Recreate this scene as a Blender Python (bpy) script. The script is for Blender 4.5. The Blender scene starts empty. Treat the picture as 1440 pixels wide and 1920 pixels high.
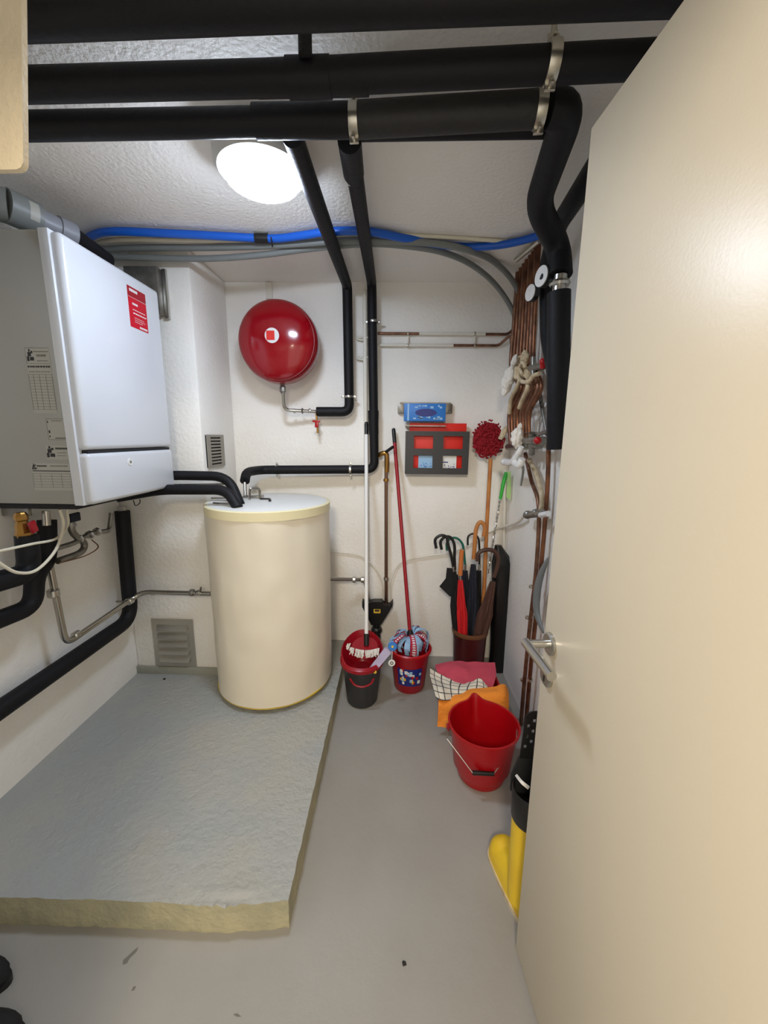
import bpy, bmesh, math, random
from mathutils import Vector, Matrix, noise
R = math.radians
random.seed(4)
sc = bpy.context.scene
COL = sc.collection

# ---------------------------------------------------------------- camera, world, lights, exposure
F = 740.0; CX, CY = 720.0, 960.0
CAMZ = 1.42; PITCH = R(10.7); YAW = R(1.39); ROLL = R(0.585)
CAM = Vector((0, 0, CAMZ))
fwd = Vector((-math.sin(YAW)*math.cos(PITCH), math.cos(YAW)*math.cos(PITCH), -math.sin(PITCH)))
r0 = Vector((math.cos(YAW), math.sin(YAW), 0)); u0 = r0.cross(fwd)
rgt = r0*math.cos(ROLL) + u0*math.sin(ROLL); upv = u0*math.cos(ROLL) - r0*math.sin(ROLL)
cam_d = bpy.data.cameras.new('camera'); cam = bpy.data.objects.new('camera', cam_d); COL.objects.link(cam)
cam.matrix_world = Matrix(((rgt.x, upv.x, -fwd.x, 0), (rgt.y, upv.y, -fwd.y, 0), (rgt.z, upv.z, -fwd.z, CAMZ), (0, 0, 0, 1)))
cam_d.sensor_fit = 'VERTICAL'; cam_d.sensor_height = 24; cam_d.lens = 24*F/1920; cam_d.clip_start = 0.02
sc.camera = cam
sc.view_settings.view_transform = 'Standard'; sc.view_settings.look = 'None'
sc.view_settings.gamma = 1; sc.view_settings.use_curve_mapping = False
sc.view_settings.exposure = 1.83
w = bpy.data.worlds.new('world'); sc.world = w; w.use_nodes = True
w.node_tree.nodes['Background'].inputs[0].default_value = (1.0, 0.93, 0.82, 1)
w.node_tree.nodes['Background'].inputs[1].default_value = 0.35
LAMP_STRENGTH = 26.0
ld = bpy.data.lights.new('corridor_light', 'AREA'); lo = bpy.data.objects.new('corridor_light', ld); COL.objects.link(lo)
ld.shape = 'DISK'; ld.size = 0.35; ld.energy = 11; ld.color = (1.0, 0.86, 0.66)
lo.location = (-0.15, -1.1, 2.2); lo.rotation_euler = (R(35), 0, 0)

def ray(px, py): return fwd + rgt*((px-CX)/F) + upv*((CY-py)/F)
def P(px, py, X=None, Y=None, Z=None):
    d = ray(px, py)
    if X is not None: t = X/d.x
    elif Y is not None: t = Y/d.y
    else: t = (Z-CAMZ)/d.z
    return CAM + d*t
def M(npx, p):                       # size in metres of npx pixels at point p
    return npx*(p-CAM).dot(fwd)/F

# ---------------------------------------------------------------- materials
def lin(c):
    c = c/255.0
    return c/12.92 if c <= 0.04045 else ((c+0.055)/1.055)**2.4
def rgb(r, g, b): return (lin(r), lin(g), lin(b), 1)
def mat(name, col, rough=0.6, metal=0.0, bump=0.0, bscale=40, col2=None, cscale=6, coat=0, emit=0, spec=0.5, cramp=(0.4, 0.65)):
    m = bpy.data.materials.new(name); m.use_nodes = True
    nt = m.node_tree; b = nt.nodes['Principled BSDF']
    b.inputs['Base Color'].default_value = col; b.inputs['Roughness'].default_value = rough
    b.inputs['Metallic'].default_value = metal; b.inputs['Coat Weight'].default_value = coat
    b.inputs['Specular IOR Level'].default_value = spec
    tc = nt.nodes.new('ShaderNodeTexCoord')
    if col2:
        n = nt.nodes.new('ShaderNodeTexNoise'); n.inputs['Scale'].default_value = cscale; n.inputs['Detail'].default_value = 6
        r = nt.nodes.new('ShaderNodeValToRGB'); r.color_ramp.elements[0].position = cramp[0]; r.color_ramp.elements[1].position = cramp[1]
        r.color_ramp.elements[0].color = col; r.color_ramp.elements[1].color = col2
        nt.links.new(tc.outputs['Object'], n.inputs['Vector']); nt.links.new(n.outputs['Fac'], r.inputs['Fac'])
        nt.links.new(r.outputs['Color'], b.inputs['Base Color'])
    if bump:
        n = nt.nodes.new('ShaderNodeTexNoise'); n.inputs['Scale'].default_value = bscale; n.inputs['Detail'].default_value = 8
        bp = nt.nodes.new('ShaderNodeBump'); bp.inputs['Strength'].default_value = bump; bp.inputs['Distance'].default_value = 0.01
        nt.links.new(tc.outputs['Object'], n.inputs['Vector']); nt.links.new(n.outputs['Fac'], bp.inputs['Height'])
        nt.links.new(bp.outputs['Normal'], b.inputs['Normal'])
    if emit:
        b.inputs['Emission Color'].default_value = col; b.inputs['Emission Strength'].default_value = emit
    return m
m_wall = mat('wall_plaster', rgb(244, 241, 235), 0.75, bump=0.35, bscale=55, col2=rgb(239, 235, 227), cscale=3)
m_ceil = mat('ceiling_plaster', rgb(243, 239, 232), 0.8, bump=0.5, bscale=70)
m_floor = mat('floor_paint', rgb(154, 151, 145), 0.5, bump=0.12, bscale=30, col2=rgb(147, 143, 136), cscale=2.2)
m_plinth = mat('plinth_paint', rgb(159, 162, 160), 0.55, bump=0.8, bscale=42, col2=rgb(168, 166, 158), cscale=3.2)
m_plinthside = mat('plinth_side', rgb(165, 161, 135), 0.75, bump=0.6, bscale=45, col2=rgb(185, 178, 146), cscale=9)
m_band = mat('grey_band', rgb(150, 150, 138), 0.7, bump=0.3, bscale=50)
m_beam = mat('beam_paint', rgb(226, 212, 184), 0.8, bump=0.4, bscale=90)
m_ins = mat('rubber_insulation', rgb(10, 10, 14), 0.6, bump=0.15, bscale=60, col2=rgb(14, 14, 19), cscale=4, spec=0.3)
m_ins2 = mat('rubber_insulation_matt', rgb(32, 31, 30), 0.6, bump=0.2, bscale=80, col2=rgb(26, 26, 26), cscale=5)
m_black = mat('black_plastic', rgb(18, 18, 19), 0.4)
m_blackcloth = mat('black_cloth', rgb(16, 16, 18), 0.8, bump=0.3, bscale=90)
m_zinc = mat('zinc', rgb(196, 192, 180), 0.3, 0.95, bump=0.05, bscale=50)
m_steel = mat('steel', rgb(190, 188, 182), 0.28, 1.0)
m_steeldull = mat('steel_dull', rgb(150, 148, 142), 0.42, 0.9, bump=0.1, bscale=40, col2=rgb(120, 116, 108), cscale=20)
m_steelpipe = mat('steel_pipe', rgb(176, 172, 164), 0.25, 1.0)
m_darkpipe = mat('dark_steel_pipe', rgb(140, 112, 96), 0.25, 1.0)
m_copper = mat('copper', rgb(146, 98, 72), 0.36, 0.9, col2=rgb(96, 66, 52), cscale=14)
m_copperdull = mat('copper_dull', rgb(118, 84, 68), 0.45, 0.8, col2=rgb(150, 112, 88), cscale=20)
m_brass = mat('brass', rgb(176, 132, 70), 0.3, 1.0)
m_boiler = mat('boiler_white', rgb(214, 217, 222), 0.28, coat=0.3)
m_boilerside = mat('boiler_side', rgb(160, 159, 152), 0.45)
m_gap = mat('gap_dark', rgb(30, 30, 34), 0.8)
m_tank = mat('tank_jacket', rgb(230, 222, 204), 0.36, col2=rgb(226, 216, 195), cscale=2)
m_tankrim = mat('tank_rim', rgb(232, 222, 182), 0.4)
m_tanklid = mat('tank_lid', rgb(226, 226, 222), 0.35)
m_yellow = mat('yellow_foam', rgb(210, 180, 70), 0.7)
m_redgloss = mat('red_gloss', rgb(146, 6, 20), 0.16, coat=0.15)
m_red = mat('red_plastic', rgb(168, 5, 16), 0.32)
m_reddark = mat('dark_red_plastic', rgb(150, 10, 28), 0.35)
m_redbright = mat('red_card', rgb(225, 40, 28), 0.5)
m_white = mat('white_plastic', rgb(230, 230, 228), 0.4)
m_whitepaint = mat('white_pipe_paint', rgb(226, 221, 208), 0.5)
m_whitecloth = mat('white_cloth', rgb(222, 218, 210), 0.9, bump=0.4, bscale=120)
m_beigewrap = mat('beige_wrap', rgb(205, 190, 160), 0.8, bump=0.5, bscale=60, col2=rgb(180, 160, 128), cscale=30)
m_greypipe = mat('grey_conduit', rgb(122, 126, 124), 0.45)
m_greyflue = mat('grey_flue', rgb(138, 140, 148), 0.4)
m_blue = mat('blue_conduit', rgb(14, 92, 200), 0.35)
m_cream = mat('cream_cable', rgb(225, 218, 196), 0.5)
m_door = mat('door_laminate', rgb(222, 210, 186), 0.36, bump=0.03, bscale=200)
m_vent = mat('vent_grey', rgb(150, 145, 134), 0.5, 0.3)
m_ventsteel = mat('vent_alu', rgb(186, 182, 172), 0.38, 0.75)
m_lampbase = mat('lamp_base', rgb(196, 194, 188), 0.5)
m_lamp = mat('lamp_diffuser', (0.79, 0.91, 1.10, 1), 0.4, emit=LAMP_STRENGTH)
m_darkbucket = mat('anthracite_plastic', rgb(48, 48, 50), 0.45)
m_wood = mat('wood_light', rgb(190, 124, 62), 0.5, col2=rgb(170, 104, 48), cscale=12)
m_woodor = mat('wood_orange', rgb(196, 112, 54), 0.35)
m_brown = mat('dark_brown', rgb(70, 44, 34), 0.5)
m_browncloth = mat('brown_cloth', rgb(78, 50, 40), 0.8, bump=0.3, bscale=70)
m_navy = mat('navy_cloth', rgb(26, 30, 44), 0.8, bump=0.3, bscale=70)
m_redcloth = mat('red_cloth', rgb(200, 20, 28), 0.7, bump=0.3, bscale=60)
m_green = mat('green_handle', rgb(20, 100, 84), 0.35)
m_greenpl = mat('green_plastic', rgb(40, 170, 50), 0.35)
m_palegreen = mat('pale_green_fabric', rgb(170, 205, 130), 0.7)
m_stand = mat('stand_lacquer', rgb(74, 22, 24), 0.35, col2=rgb(58, 16, 18), cscale=8)
m_standrim = mat('stand_rim', rgb(104, 66, 40), 0.45)
m_pink = mat('pink_towel', rgb(196, 72, 92), 0.9, bump=0.5, bscale=150)
m_orange = mat('orange_towel', rgb(246, 148, 50), 0.9, bump=0.6, bscale=150)
m_lightblue = mat('light_blue_cloth', rgb(150, 186, 220), 0.85, bump=0.3, bscale=120)
m_bluesticker = mat('blue_print', rgb(44, 120, 200), 0.45)
m_darkblue = mat('dark_blue_print', rgb(24, 40, 120), 0.45)
m_lightprint = mat('pale_blue_print', rgb(150, 190, 225), 0.45)
m_lilac = mat('lilac_plastic', rgb(178, 170, 200), 0.45)
m_yell = mat('yellow_rubber', rgb(232, 196, 40), 0.45, col2=rgb(222, 182, 36), cscale=6)
m_yelllabel = mat('yellow_label', rgb(230, 190, 60), 0.5)
m_chenille = mat('chenille_red', rgb(146, 14, 30), 0.9)
m_ink = mat('black_print', rgb(34, 34, 34), 0.6)
m_inkgrey = mat('grey_print', rgb(118, 116, 108), 0.6)
m_paper = mat('sticker_paper', rgb(172, 170, 161), 0.5)
m_redsticker = mat('red_sticker', rgb(200, 16, 40), 0.4)
m_redsticker2 = mat('red_sticker_dark', rgb(160, 16, 34), 0.4)
m_pipeprint = mat('orange_print', rgb(220, 120, 60), 0.5)
m_dirt = mat('debris', rgb(34, 30, 28), 0.8)

def check_mat(name, base, line, sx, sy):     # woven grid pattern on the cloth's own UV
    m = bpy.data.materials.new(name); m.use_nodes = True; nt = m.node_tree; b = nt.nodes['Principled BSDF']
    b.inputs['Roughness'].default_value = 0.9
    uv = nt.nodes.new('ShaderNodeTexCoord'); mp = nt.nodes.new('ShaderNodeMapping'); mp.inputs['Scale'].default_value = (sx, sy, 1)
    br = nt.nodes.new('ShaderNodeTexBrick'); br.offset = 0; br.inputs['Scale'].default_value = 1
    br.inputs['Mortar Size'].default_value = 0.07; br.inputs['Brick Width'].default_value = 1; br.inputs['Row Height'].default_value = 1
    br.inputs['Color1'].default_value = base; br.inputs['Color2'].default_value = base; br.inputs['Mortar'].default_value = line
    nt.links.new(uv.outputs['UV'], mp.inputs['Vector']); nt.links.new(mp.outputs['Vector'], br.inputs['Vector'])
    nt.links.new(br.outputs['Color'], b.inputs['Base Color'])
    return m
m_check = check_mat('checked_cloth', rgb(222, 214, 196), rgb(60, 62, 70), 8, 5)
m_redstripe = check_mat('red_striped_cloth', rgb(214, 216, 226), rgb(170, 30, 60), 1.2, 14)
m_redstripe.node_tree.nodes['Brick Texture'].inputs['Mortar Size'].default_value = 0.22

# ---------------------------------------------------------------- mesh builder
def fil(pts, rad=0.05, n=7):
    pts = [Vector(p) for p in pts]; out = [pts[0]]
    for i in range(1, len(pts)-1):
        a, b, c = pts[i-1], pts[i], pts[i+1]
        t1 = min(rad, (a-b).length*0.49); t2 = min(rad, (c-b).length*0.49)
        s = b+(a-b).normalized()*t1; e = b+(c-b).normalized()*t2
        for k in range(n+1):
            u = k/n; out.append(s*(1-u)**2 + b*2*u*(1-u) + e*u*u)
    out.append(pts[-1]); return out
def cr(pts, n=8):
    pts = [Vector(p) for p in pts]; out = []
    q = [pts[0]*2-pts[1]] + pts + [pts[-1]*2-pts[-2]]
    for i in range(1, len(q)-2):
        for k in range(n):
            t = k/n; a, b, c, d = q[i-1], q[i], q[i+1], q[i+2]
            out.append(0.5*((2*b)+(c-a)*t+(2*a-5*b+4*c-d)*t*t+(3*b-a-3*c+d)*t**3))
    out.append(pts[-1]); return out
class G:
    def __init__(s): s.v = []; s.f = []; s.uv = None
    def add(s, vs, fs):
        o = len(s.v); s.v += [Vector(p) for p in vs]; s.f += [tuple(i+o for i in f) for f in fs]; return s
    def tube(s, pts, r, n=16, cap=True, flat=None):
        pts = [Vector(p) for p in pts]; m = len(pts)
        rs = r if isinstance(r, (list, tuple)) else [r]*m
        if len(rs) != m: rs = [rs[min(len(rs)-1, int(i*len(rs)/m))] if False else rs[0]+(rs[-1]-rs[0])*i/(m-1) for i in range(m)]
        T = []
        for i in range(m):
            t = (pts[min(i+1, m-1)]-pts[max(i-1, 0)])
            T.append(t.normalized() if t.length > 1e-9 else Vector((0, 0, 1)))
        a = Vector((0, 0, 1)) if abs(T[0].z) < 0.9 else Vector((1, 0, 0))
        N = (a-T[0]*a.dot(T[0])).normalized(); vs = []
        for i in range(m):
            if i: N = (N-T[i]*N.dot(T[i])).normalized()
            B = T[i].cross(N)
            for k in range(n):
                an = 2*math.pi*k/n
                vs.append(pts[i]+N*(math.cos(an)*rs[i])+B*(math.sin(an)*rs[i]*(flat or 1)))
        fs = [(i*n+k, i*n+(k+1) % n, (i+1)*n+(k+1) % n, (i+1)*n+k) for i in range(m-1) for k in range(n)]
        if cap: fs += [tuple(range(n-1, -1, -1)), tuple(range((m-1)*n, m*n))]
        return s.add(vs, fs)
    def lathe(s, prof, mx=None, n=32, sx=1, sy=1, cap=True):
        mx = mx or Matrix.Identity(4)
        if not isinstance(mx, Matrix): mx = Matrix.Translation(mx)
        vs = [mx @ Vector((r*math.cos(2*math.pi*k/n)*sx, r*math.sin(2*math.pi*k/n)*sy, z)) for r, z in prof for k in range(n)]
        m = len(prof)
        fs = [(i*n+k, i*n+(k+1) % n, (i+1)*n+(k+1) % n, (i+1)*n+k) for i in range(m-1) for k in range(n)]
        if cap: fs += [tuple(range(n-1, -1, -1)), tuple(range((m-1)*n, m*n))]
        return s.add(vs, fs)
    def box(s, c, size, bev=0, rot=None, seg=2):
        bm = bmesh.new(); bmesh.ops.create_cube(bm, size=1)
        for v in bm.verts: v.co = Vector((v.co.x*size[0], v.co.y*size[1], v.co.z*size[2]))
        if bev: bmesh.ops.bevel(bm, geom=bm.edges[:], offset=bev, segments=seg, affect='EDGES', profile=0.5)
        mx = Matrix.Translation(c)
        if rot is not None: mx = mx @ rot
        bm.verts.index_update()
        s.add([mx @ v.co for v in bm.verts], [[v.index for v in f.verts] for f in bm.faces]); bm.free(); return s
    def box2(s, a, b, bev=0):
        a = Vector(a); b = Vector(b); c = (a+b)/2; d = b-a
        return s.box(c, (abs(d.x), abs(d.y), abs(d.z)), bev)
    def ball(s, c, r, sc3=(1, 1, 1), sub=2, rot=None, jit=0):
        bm = bmesh.new(); bmesh.ops.create_icosphere(bm, subdivisions=sub, radius=r)
        vs = []
        for v in bm.verts:
            p = Vector((v.co.x*sc3[0], v.co.y*sc3[1], v.co.z*sc3[2]))
            if jit: p *= 1+jit*noise.noise(p*(2.2/r)+Vector(c)*31)
            if rot is not None: p = rot @ p
            vs.append(p+Vector(c))
        bm.verts.index_update()
        s.add(vs, [[v.index for v in f.verts] for f in bm.faces]); bm.free(); return s
    def prism(s, pts, off):           # planar polygon extruded by vector off
        n = len(pts); off = Vector(off); pts = [Vector(p) for p in pts]
        return s.add(pts+[p+off for p in pts], [tuple(range(n-1, -1, -1)), tuple(range(n, 2*n))] + [(i, (i+1) % n, n+(i+1) % n, n+i) for i in range(n)])
    def plate(s, xs, zs, skip, o, ex, ez, ey, th):     # plate with rectangular holes: cells (i,j) in skip are open
        o, ex, ez, ey = map(Vector, (o, ex, ez, ey)); nx, nz = len(xs), len(zs)
        vs = [o+ex*x+ez*z+ey*d for d in (0, th) for z in zs for x in xs]
        I = lambda i, j, d: d*nx*nz+j*nx+i
        solid = lambda i, j: 0 <= i < nx-1 and 0 <= j < nz-1 and (i, j) not in skip
        fs = []
        for i in range(nx-1):
            for j in range(nz-1):
                if not solid(i, j): continue
                fs.append((I(i, j, 0), I(i+1, j, 0), I(i+1, j+1, 0), I(i, j+1, 0)))
                fs.append((I(i, j+1, 1), I(i+1, j+1, 1), I(i+1, j, 1), I(i, j, 1)))
                if not solid(i-1, j): fs.append((I(i, j+1, 0), I(i, j+1, 1), I(i, j, 1), I(i, j, 0)))
                if not solid(i+1, j): fs.append((I(i+1, j, 0), I(i+1, j, 1), I(i+1, j+1, 1), I(i+1, j+1, 0)))
                if not solid(i, j-1): fs.append((I(i, j, 0), I(i, j, 1), I(i+1, j, 1), I(i+1, j, 0)))
                if not solid(i, j+1): fs.append((I(i+1, j+1, 0), I(i+1, j+1, 1), I(i, j+1, 1), I(i, j+1, 0)))
        return s.add(vs, fs)
    def sheet(s, rows, nu=6, wr=0.0, ws=20, th=0.003):   # smooth cloth through rows of points, wrinkled, with thickness
        rr = [cr(r, nu) for r in rows]; cols = list(zip(*rr)); cc = [cr(c, nu) for c in cols]
        a = len(cc); b = len(cc[0]); pts = [[cc[i][j] for i in range(a)] for j in range(b)]
        nrm = [[None]*a for _ in range(b)]
        for j in range(b):
            for i in range(a):
                du = pts[j][min(i+1, a-1)]-pts[j][max(i-1, 0)]; dv = pts[min(j+1, b-1)][i]-pts[max(j-1, 0)][i]
                n = du.cross(dv); nrm[j][i] = n.normalized() if n.length > 1e-12 else Vector((0, 0, 1))
        top = []; bot = []
        for j in range(b):
            for i in range(a):
                p = pts[j][i]; n = nrm[j][i]; d = wr*noise.noise(p*ws)
                top.append(p+n*(d+th/2)); bot.append(p+n*(d-th/2))
        fs = [(j*a+i, j*a+i+1, (j+1)*a+i+1, (j+1)*a+i) for j in range(b-1) for i in range(a-1)]
        N = a*b; fb = [tuple(N+k for k in reversed(f)) for f in fs]
        ring = [i for i in range(a)] + [j*a+a-1 for j in range(1, b)] + [(b-1)*a+i for i in range(a-2, -1, -1)] + [j*a for j in range(b-2, 0, -1)]
        fr = [(ring[k], N+ring[k], N+ring[(k+1) % len(ring)], ring[(k+1) % len(ring)]) for k in range(len(ring))]
        o = len(s.v); s.add(top+bot, fs+fb+fr)
        if s.uv is None: s.uv = {}
        for j in range(b):
            for i in range(a):
                s.uv[o+j*a+i] = s.uv[o+N+j*a+i] = (i/(a-1), j/(b-1))
        return s
def wpos(o):
    p = Vector((0, 0, 0))
    while o: p += o.location; o = o.parent
    return p
def ob(name, g, m, parent=None, label=None, cat=None, group=None, kind=None, sharp=35):
    me = bpy.data.meshes.new(name); 
    if parent is not None: org = wpos(parent)
    else:
        xs = [v.x for v in g.v]; ys = [v.y for v in g.v]; zs = [v.z for v in g.v]
        org = Vector(((min(xs)+max(xs))/2, (min(ys)+max(ys))/2, min(zs)))
    me.from_pydata([v-org for v in g.v], [], g.f); me.validate(); me.update()
    bm = bmesh.new(); bm.from_mesh(me); bmesh.ops.recalc_face_normals(bm, faces=bm.faces[:]); bm.to_mesh(me); bm.free()
    for p in me.polygons: p.use_smooth = True
    me.set_sharp_from_angle(angle=R(sharp))
    if g.uv:
        ul = me.uv_layers.new(name='UVMap')
        for l in me.loops:
            ul.data[l.index].uv = g.uv.get(l.vertex_index, (0, 0))
    me.materials.append(m)
    o = bpy.data.objects.new(name, me); COL.objects.link(o)
    if parent is not None: o.parent = parent
    else: o.location = org
    return tag(o, label, cat, group, kind)
def tag(o, label=None, cat=None, group=None, kind=None):
    if label: o['label'] = label
    if cat: o['category'] = cat
    if group: o['group'] = group
    if kind: o['kind'] = kind
    return o
def empty(name, loc, label=None, cat=None, group=None, kind=None):
    o = bpy.data.objects.new(name, None); COL.objects.link(o); o.location = loc; o.empty_display_size = 0.05
    return tag(o, label, cat, group, kind)
def axm(p, d):                       # matrix taking +Z to direction d at p
    return Matrix.Translation(p) @ Vector(d).to_track_quat('Z', 'Y').to_matrix().to_4x4()
def clamp(p, d, r, parent, m=None, wid=0.016, name='clamp', ears=True, side=(0, 0, 1)):
    g = G(); mx = axm(p, d)
    g.lathe([(r-0.004, -wid/2), (r+0.0025, -wid/2), (r+0.0035, 0), (r+0.0025, wid/2), (r-0.004, wid/2)], mx, 24, cap=False)
    if ears:
        s = Vector(side); s = (s-Vector(d).normalized()*s.dot(Vector(d).normalized())).normalized(); t = Vector(d).normalized().cross(s)
        for sg in (1, -1):
            q = Vector(p)+s*sg*(r+0.008)
            rot = Matrix((s, t, Vector(d).normalized())).transposed()
            g.box(q, (0.016, 0.006, wid), 0.001, rot.to_4x4()); g.box(q+t*0.007, (0.007, 0.018, 0.007), 0.001, rot.to_4x4())
    return ob(name, g, m or m_zinc, parent)

BW = 2.40; CEIL = 2.27; LW = -1.43; RW = 0.69; PIL = 1.99; PILX = -0.965; PLX = -0.288; PH = 0.10
# ---------------------------------------------------------------- the room
S = 'structure'
def st(name, g, m, parent=None): return ob(name, g, m, parent, kind=S if parent is None else None)
st('floor', G().box2((-1.6, -0.9, -0.1), (0.9, 2.5, 0)), m_floor)
st('ceiling', G().box2((-1.6, -0.03, CEIL), (0.9, 2.5, CEIL+0.1)), m_ceil)
st('wall_back', G().box2((-1.6, BW, 0), (RW+0.1, BW+0.1, CEIL)), m_wall)
st('wall_left', G().box2((LW-0.1, -0.15, 0), (LW, BW, CEIL)), m_wall)
st('wall_right', G().box2((RW, -0.15, 0), (RW+0.1, BW, CEIL)), m_wall)
g = G().box2((LW, -0.15, 0), (-0.47, -0.03, CEIL)); g.box2((0.5, -0.15, 0), (RW, -0.03, CEIL)); g.box2((-0.47, -0.15, 2.05), (0.5, -0.03, CEIL))
st('wall_front', g, m_wall)
g = G().box2((LW, PIL, PH), (PILX, BW, CEIL), 0.012); st('pillar', g, m_wall)
# concrete plinth with a worn front edge
def plinth():
    g = G(); f = lambda px, py: P(px, py, Z=PH)
    front = [Vector((LW, f(0, 1682).y, PH)), f(0, 1682), f(210, 1688), f(410, 1698), f(556, 1688)]
    nx, ny = 90, 70; xs = [LW+(PLX-LW)*i/nx for i in range(nx+1)]
    def fy(x):
        for a, b in zip(front, front[1:]):
            if a.x <= x <= b.x: return a.y+(b.y-a.y)*(x-a.x)/(b.x-a.x)
        return front[-1].y
    top = []
    for j in range(ny+1):
        for i, x in enumerate(xs):
            y0 = fy(x); v = (j/ny)**1.6; y = y0+(BW-y0)*v
            e = math.exp(-v*40); er = math.exp(-(PLX-x)*60)
            z = PH + 0.0015*noise.noise(Vector((x*8, y*8, 0))) - 0.004*e*abs(noise.noise(Vector((x*20, 3, 0)))) - 0.003*er*abs(noise.noise(Vector((7, y*18, 0))))
            chip = math.exp(-((x+0.47)/0.07)**2)*math.exp(-((y-y0)/0.018)**2)
            z -= 0.013*chip*(0.5+1.2*noise.noise(Vector((x*60, y*60, 2)))); z += .004*math.exp(-((x+0.47)/0.08)**2)*math.exp(-((y-y0-.035)/0.008)**2)*(1+noise.noise(Vector((x*40, 1, 1))))
            y += 0.004*e*noise.noise(Vector((x*25, 0, 5))); xx = x+0.003*er*noise.noise(Vector((1, y*22, 5)))*(i == nx)
            top.append(Vector((xx, y, z)))
    n = nx+1; fs = [(j*n+i, j*n+i+1, (j+1)*n+i+1, (j+1)*n+i) for j in range(ny) for i in range(nx)]
    g.add(top, fs)
    s = G()
    edge = [top[i] for i in range(n)] + [top[j*n+nx] for j in range(1, ny+1)]
    vs = []
    for k, p in enumerate(edge):
        for q in range(5):
            t = q/4; d = 0.0025*noise.noise(Vector((p.x*30, p.y*30, q*3.0))) if q else 0
            vs.append(Vector((p.x-d, p.y+d, p.z*(1-t))))
    s.add(vs, [(k*5+q, (k+1)*5+q, (k+1)*5+q+1, k*5+q+1) for k in range(len(edge)-1) for q in range(4)])
    a = ob('plinth', g, m_plinth, kind=S); ob('plinth_edge', s, m_plinthside, a)
plinth()
g = G().box2((LW, PIL-0.012, PH-0.01), (PILX+0.004, PIL, PH+0.045), 0.004); st('baseboard_back', g, m_band)
# painted beam end near the door, top left of the view
bp_ = [P(x, y, Y=.725) for x, y in ((-420, -80), (50, -80), (54, 312), (50, 321), (42, 325), (-420, 333))]
st('trim_1', G().prism(bp_, (0, -.010, 0)), m_beam)

# ---------------------------------------------------------------- door
DY = 0.876; DX = 0.362; SL = -0.065; DW = 0.86
dd = Vector((-SL, -1, 0)).normalized(); dn = Vector((-1, -(-SL)*1.0, 0)).normalized(); dn = Vector((-dd.y*-1, dd.x*-1, 0))
if dn.x > 0: dn = -dn
dfree = Vector((DX, DY, 0))
rotd = Matrix((dd, dn, Vector((0, 0, 1)))).transposed().to_4x4()
door = ob('door_1', G().box(dfree+dd*DW/2-dn*0.02+Vector((0, 0, 1.005)), (DW, 0.04, 1.985), 0.0025, rotd), m_door, kind=S)
def onDoor(a, z, o=0): return dfree+dd*a+Vector((0, 0, z))+dn*o
def doorp(px, py):                    # point of the door face under a pixel
    d = ray(px, py); t = (dfree-CAM).dot(dn)/d.dot(dn); return CAM+d*t
q = doorp(1033, 1207); ah = (q-dfree).dot(dd); zh = q.z
h = empty('door_handle', onDoor(ah, zh)-Vector(door.location)); h.parent = door
ob('rosette', G().lathe([(0.0, 0), (0.026, 0), (0.026, 0.006), (0.022, 0.009), (0.0, 0.009)], axm(onDoor(ah, zh), dn), 32, cap=False), m_steel, h)
nk = [onDoor(ah, zh, 0.005), onDoor(ah, zh, 0.056), onDoor(ah+0.125, zh-0.0, 0.056)]
ob('lever', G().tube([nk[0], nk[1]], 0.0095, 20).tube([onDoor(ah-0.008, zh, 0.056), onDoor(ah+0.125, zh, 0.056)], 0.0105, 20), m_steel, h)
kp = doorp(1024, 1262); ak = (kp-dfree).dot(dd)
ob('keyhole_plate', G().lathe([(0.0, 0), (0.026, 0), (0.026, 0.006), (0.022, 0.009), (0.0, 0.009)], axm(onDoor(ah, kp.z), dn), 32, cap=False), m_steel, h)
ob('keyhole', G().box(onDoor(ah, kp.z-0.004, 0.009), (0.006, 0.002, 0.02), 0, rotd), m_black, h)

# ---------------------------------------------------------------- ceiling lamp
lc = P(493, 344, Z=2.17)
lamp = empty('ceiling_lamp', (lc.x, lc.y, CEIL), 'round glowing ceiling lamp in grey housing above the boiler tank', 'lamp')
T0 = Matrix.Translation((lc.x, lc.y, CEIL))
ob('lamp_housing', G().lathe([(0, 0), (0.138, 0), (0.141, -0.01), (0.138, -0.060), (0.128, -0.074), (0.118, -0.076), (0, -0.07)], T0, 64, cap=False), m_lampbase, lamp)
ob('diffuser', G().lathe([(0.112, -0.072), (0.112, -0.088), (0.105, -0.099), (0.09, -0.108), (0.06, -0.114), (0.02, -0.117), (0.0, -0.117)], T0, 64, cap=False), m_lamp, lamp)
ob('clip', G().box((lc.x-0.02, lc.y-0.15, CEIL-0.035), (0.014, 0.006, 0.035), 0.001), m_white, lamp)

# ---------------------------------------------------------------- big insulated pipes under the ceiling
def pipe(name, pts, r, m, label, cat='pipe', fr=0.06, group=None, n=24, tex=0.0):
    pp = fil(pts, fr) if fr else [Vector(p) for p in pts]
    return ob(name, G().tube(pp, r, n), m, None, label, cat, group)
ZP = 2.165
a = P(40, 26, Z=ZP+0.0); b = P(1300, -28, Z=ZP)
p1 = pipe('insulated_pipe', [Vector((LW, a.y+(a.y-b.y)*0.2, ZP)), a, b, Vector((RW, b.y, ZP))], 0.036, m_ins, 'thick black insulated pipe under the ceiling, nearest the door', group='black insulated pipes crossing below the ceiling')
q = P(572, 82, Z=ZP+0.03)
ob('pipe_stub', G().tube([q-Vector((0, 0, 0.02)), q+Vector((0, 0, 0.08))], 0.014, 16), m_blackcloth, p1)
a = P(60, 160, Z=ZP); b = P(560, 146, Z=ZP); c = P(1300, 108, Z=ZP)
p2 = pipe('insulated_pipe', [Vector((LW, a.y, ZP)), a, b, c, Vector((RW, c.y, ZP))], 0.030, m_ins, 'black insulated pipe under the ceiling, middle of the three crossing runs', fr=0.1, group='black insulated pipes crossing below the ceiling')
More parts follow.
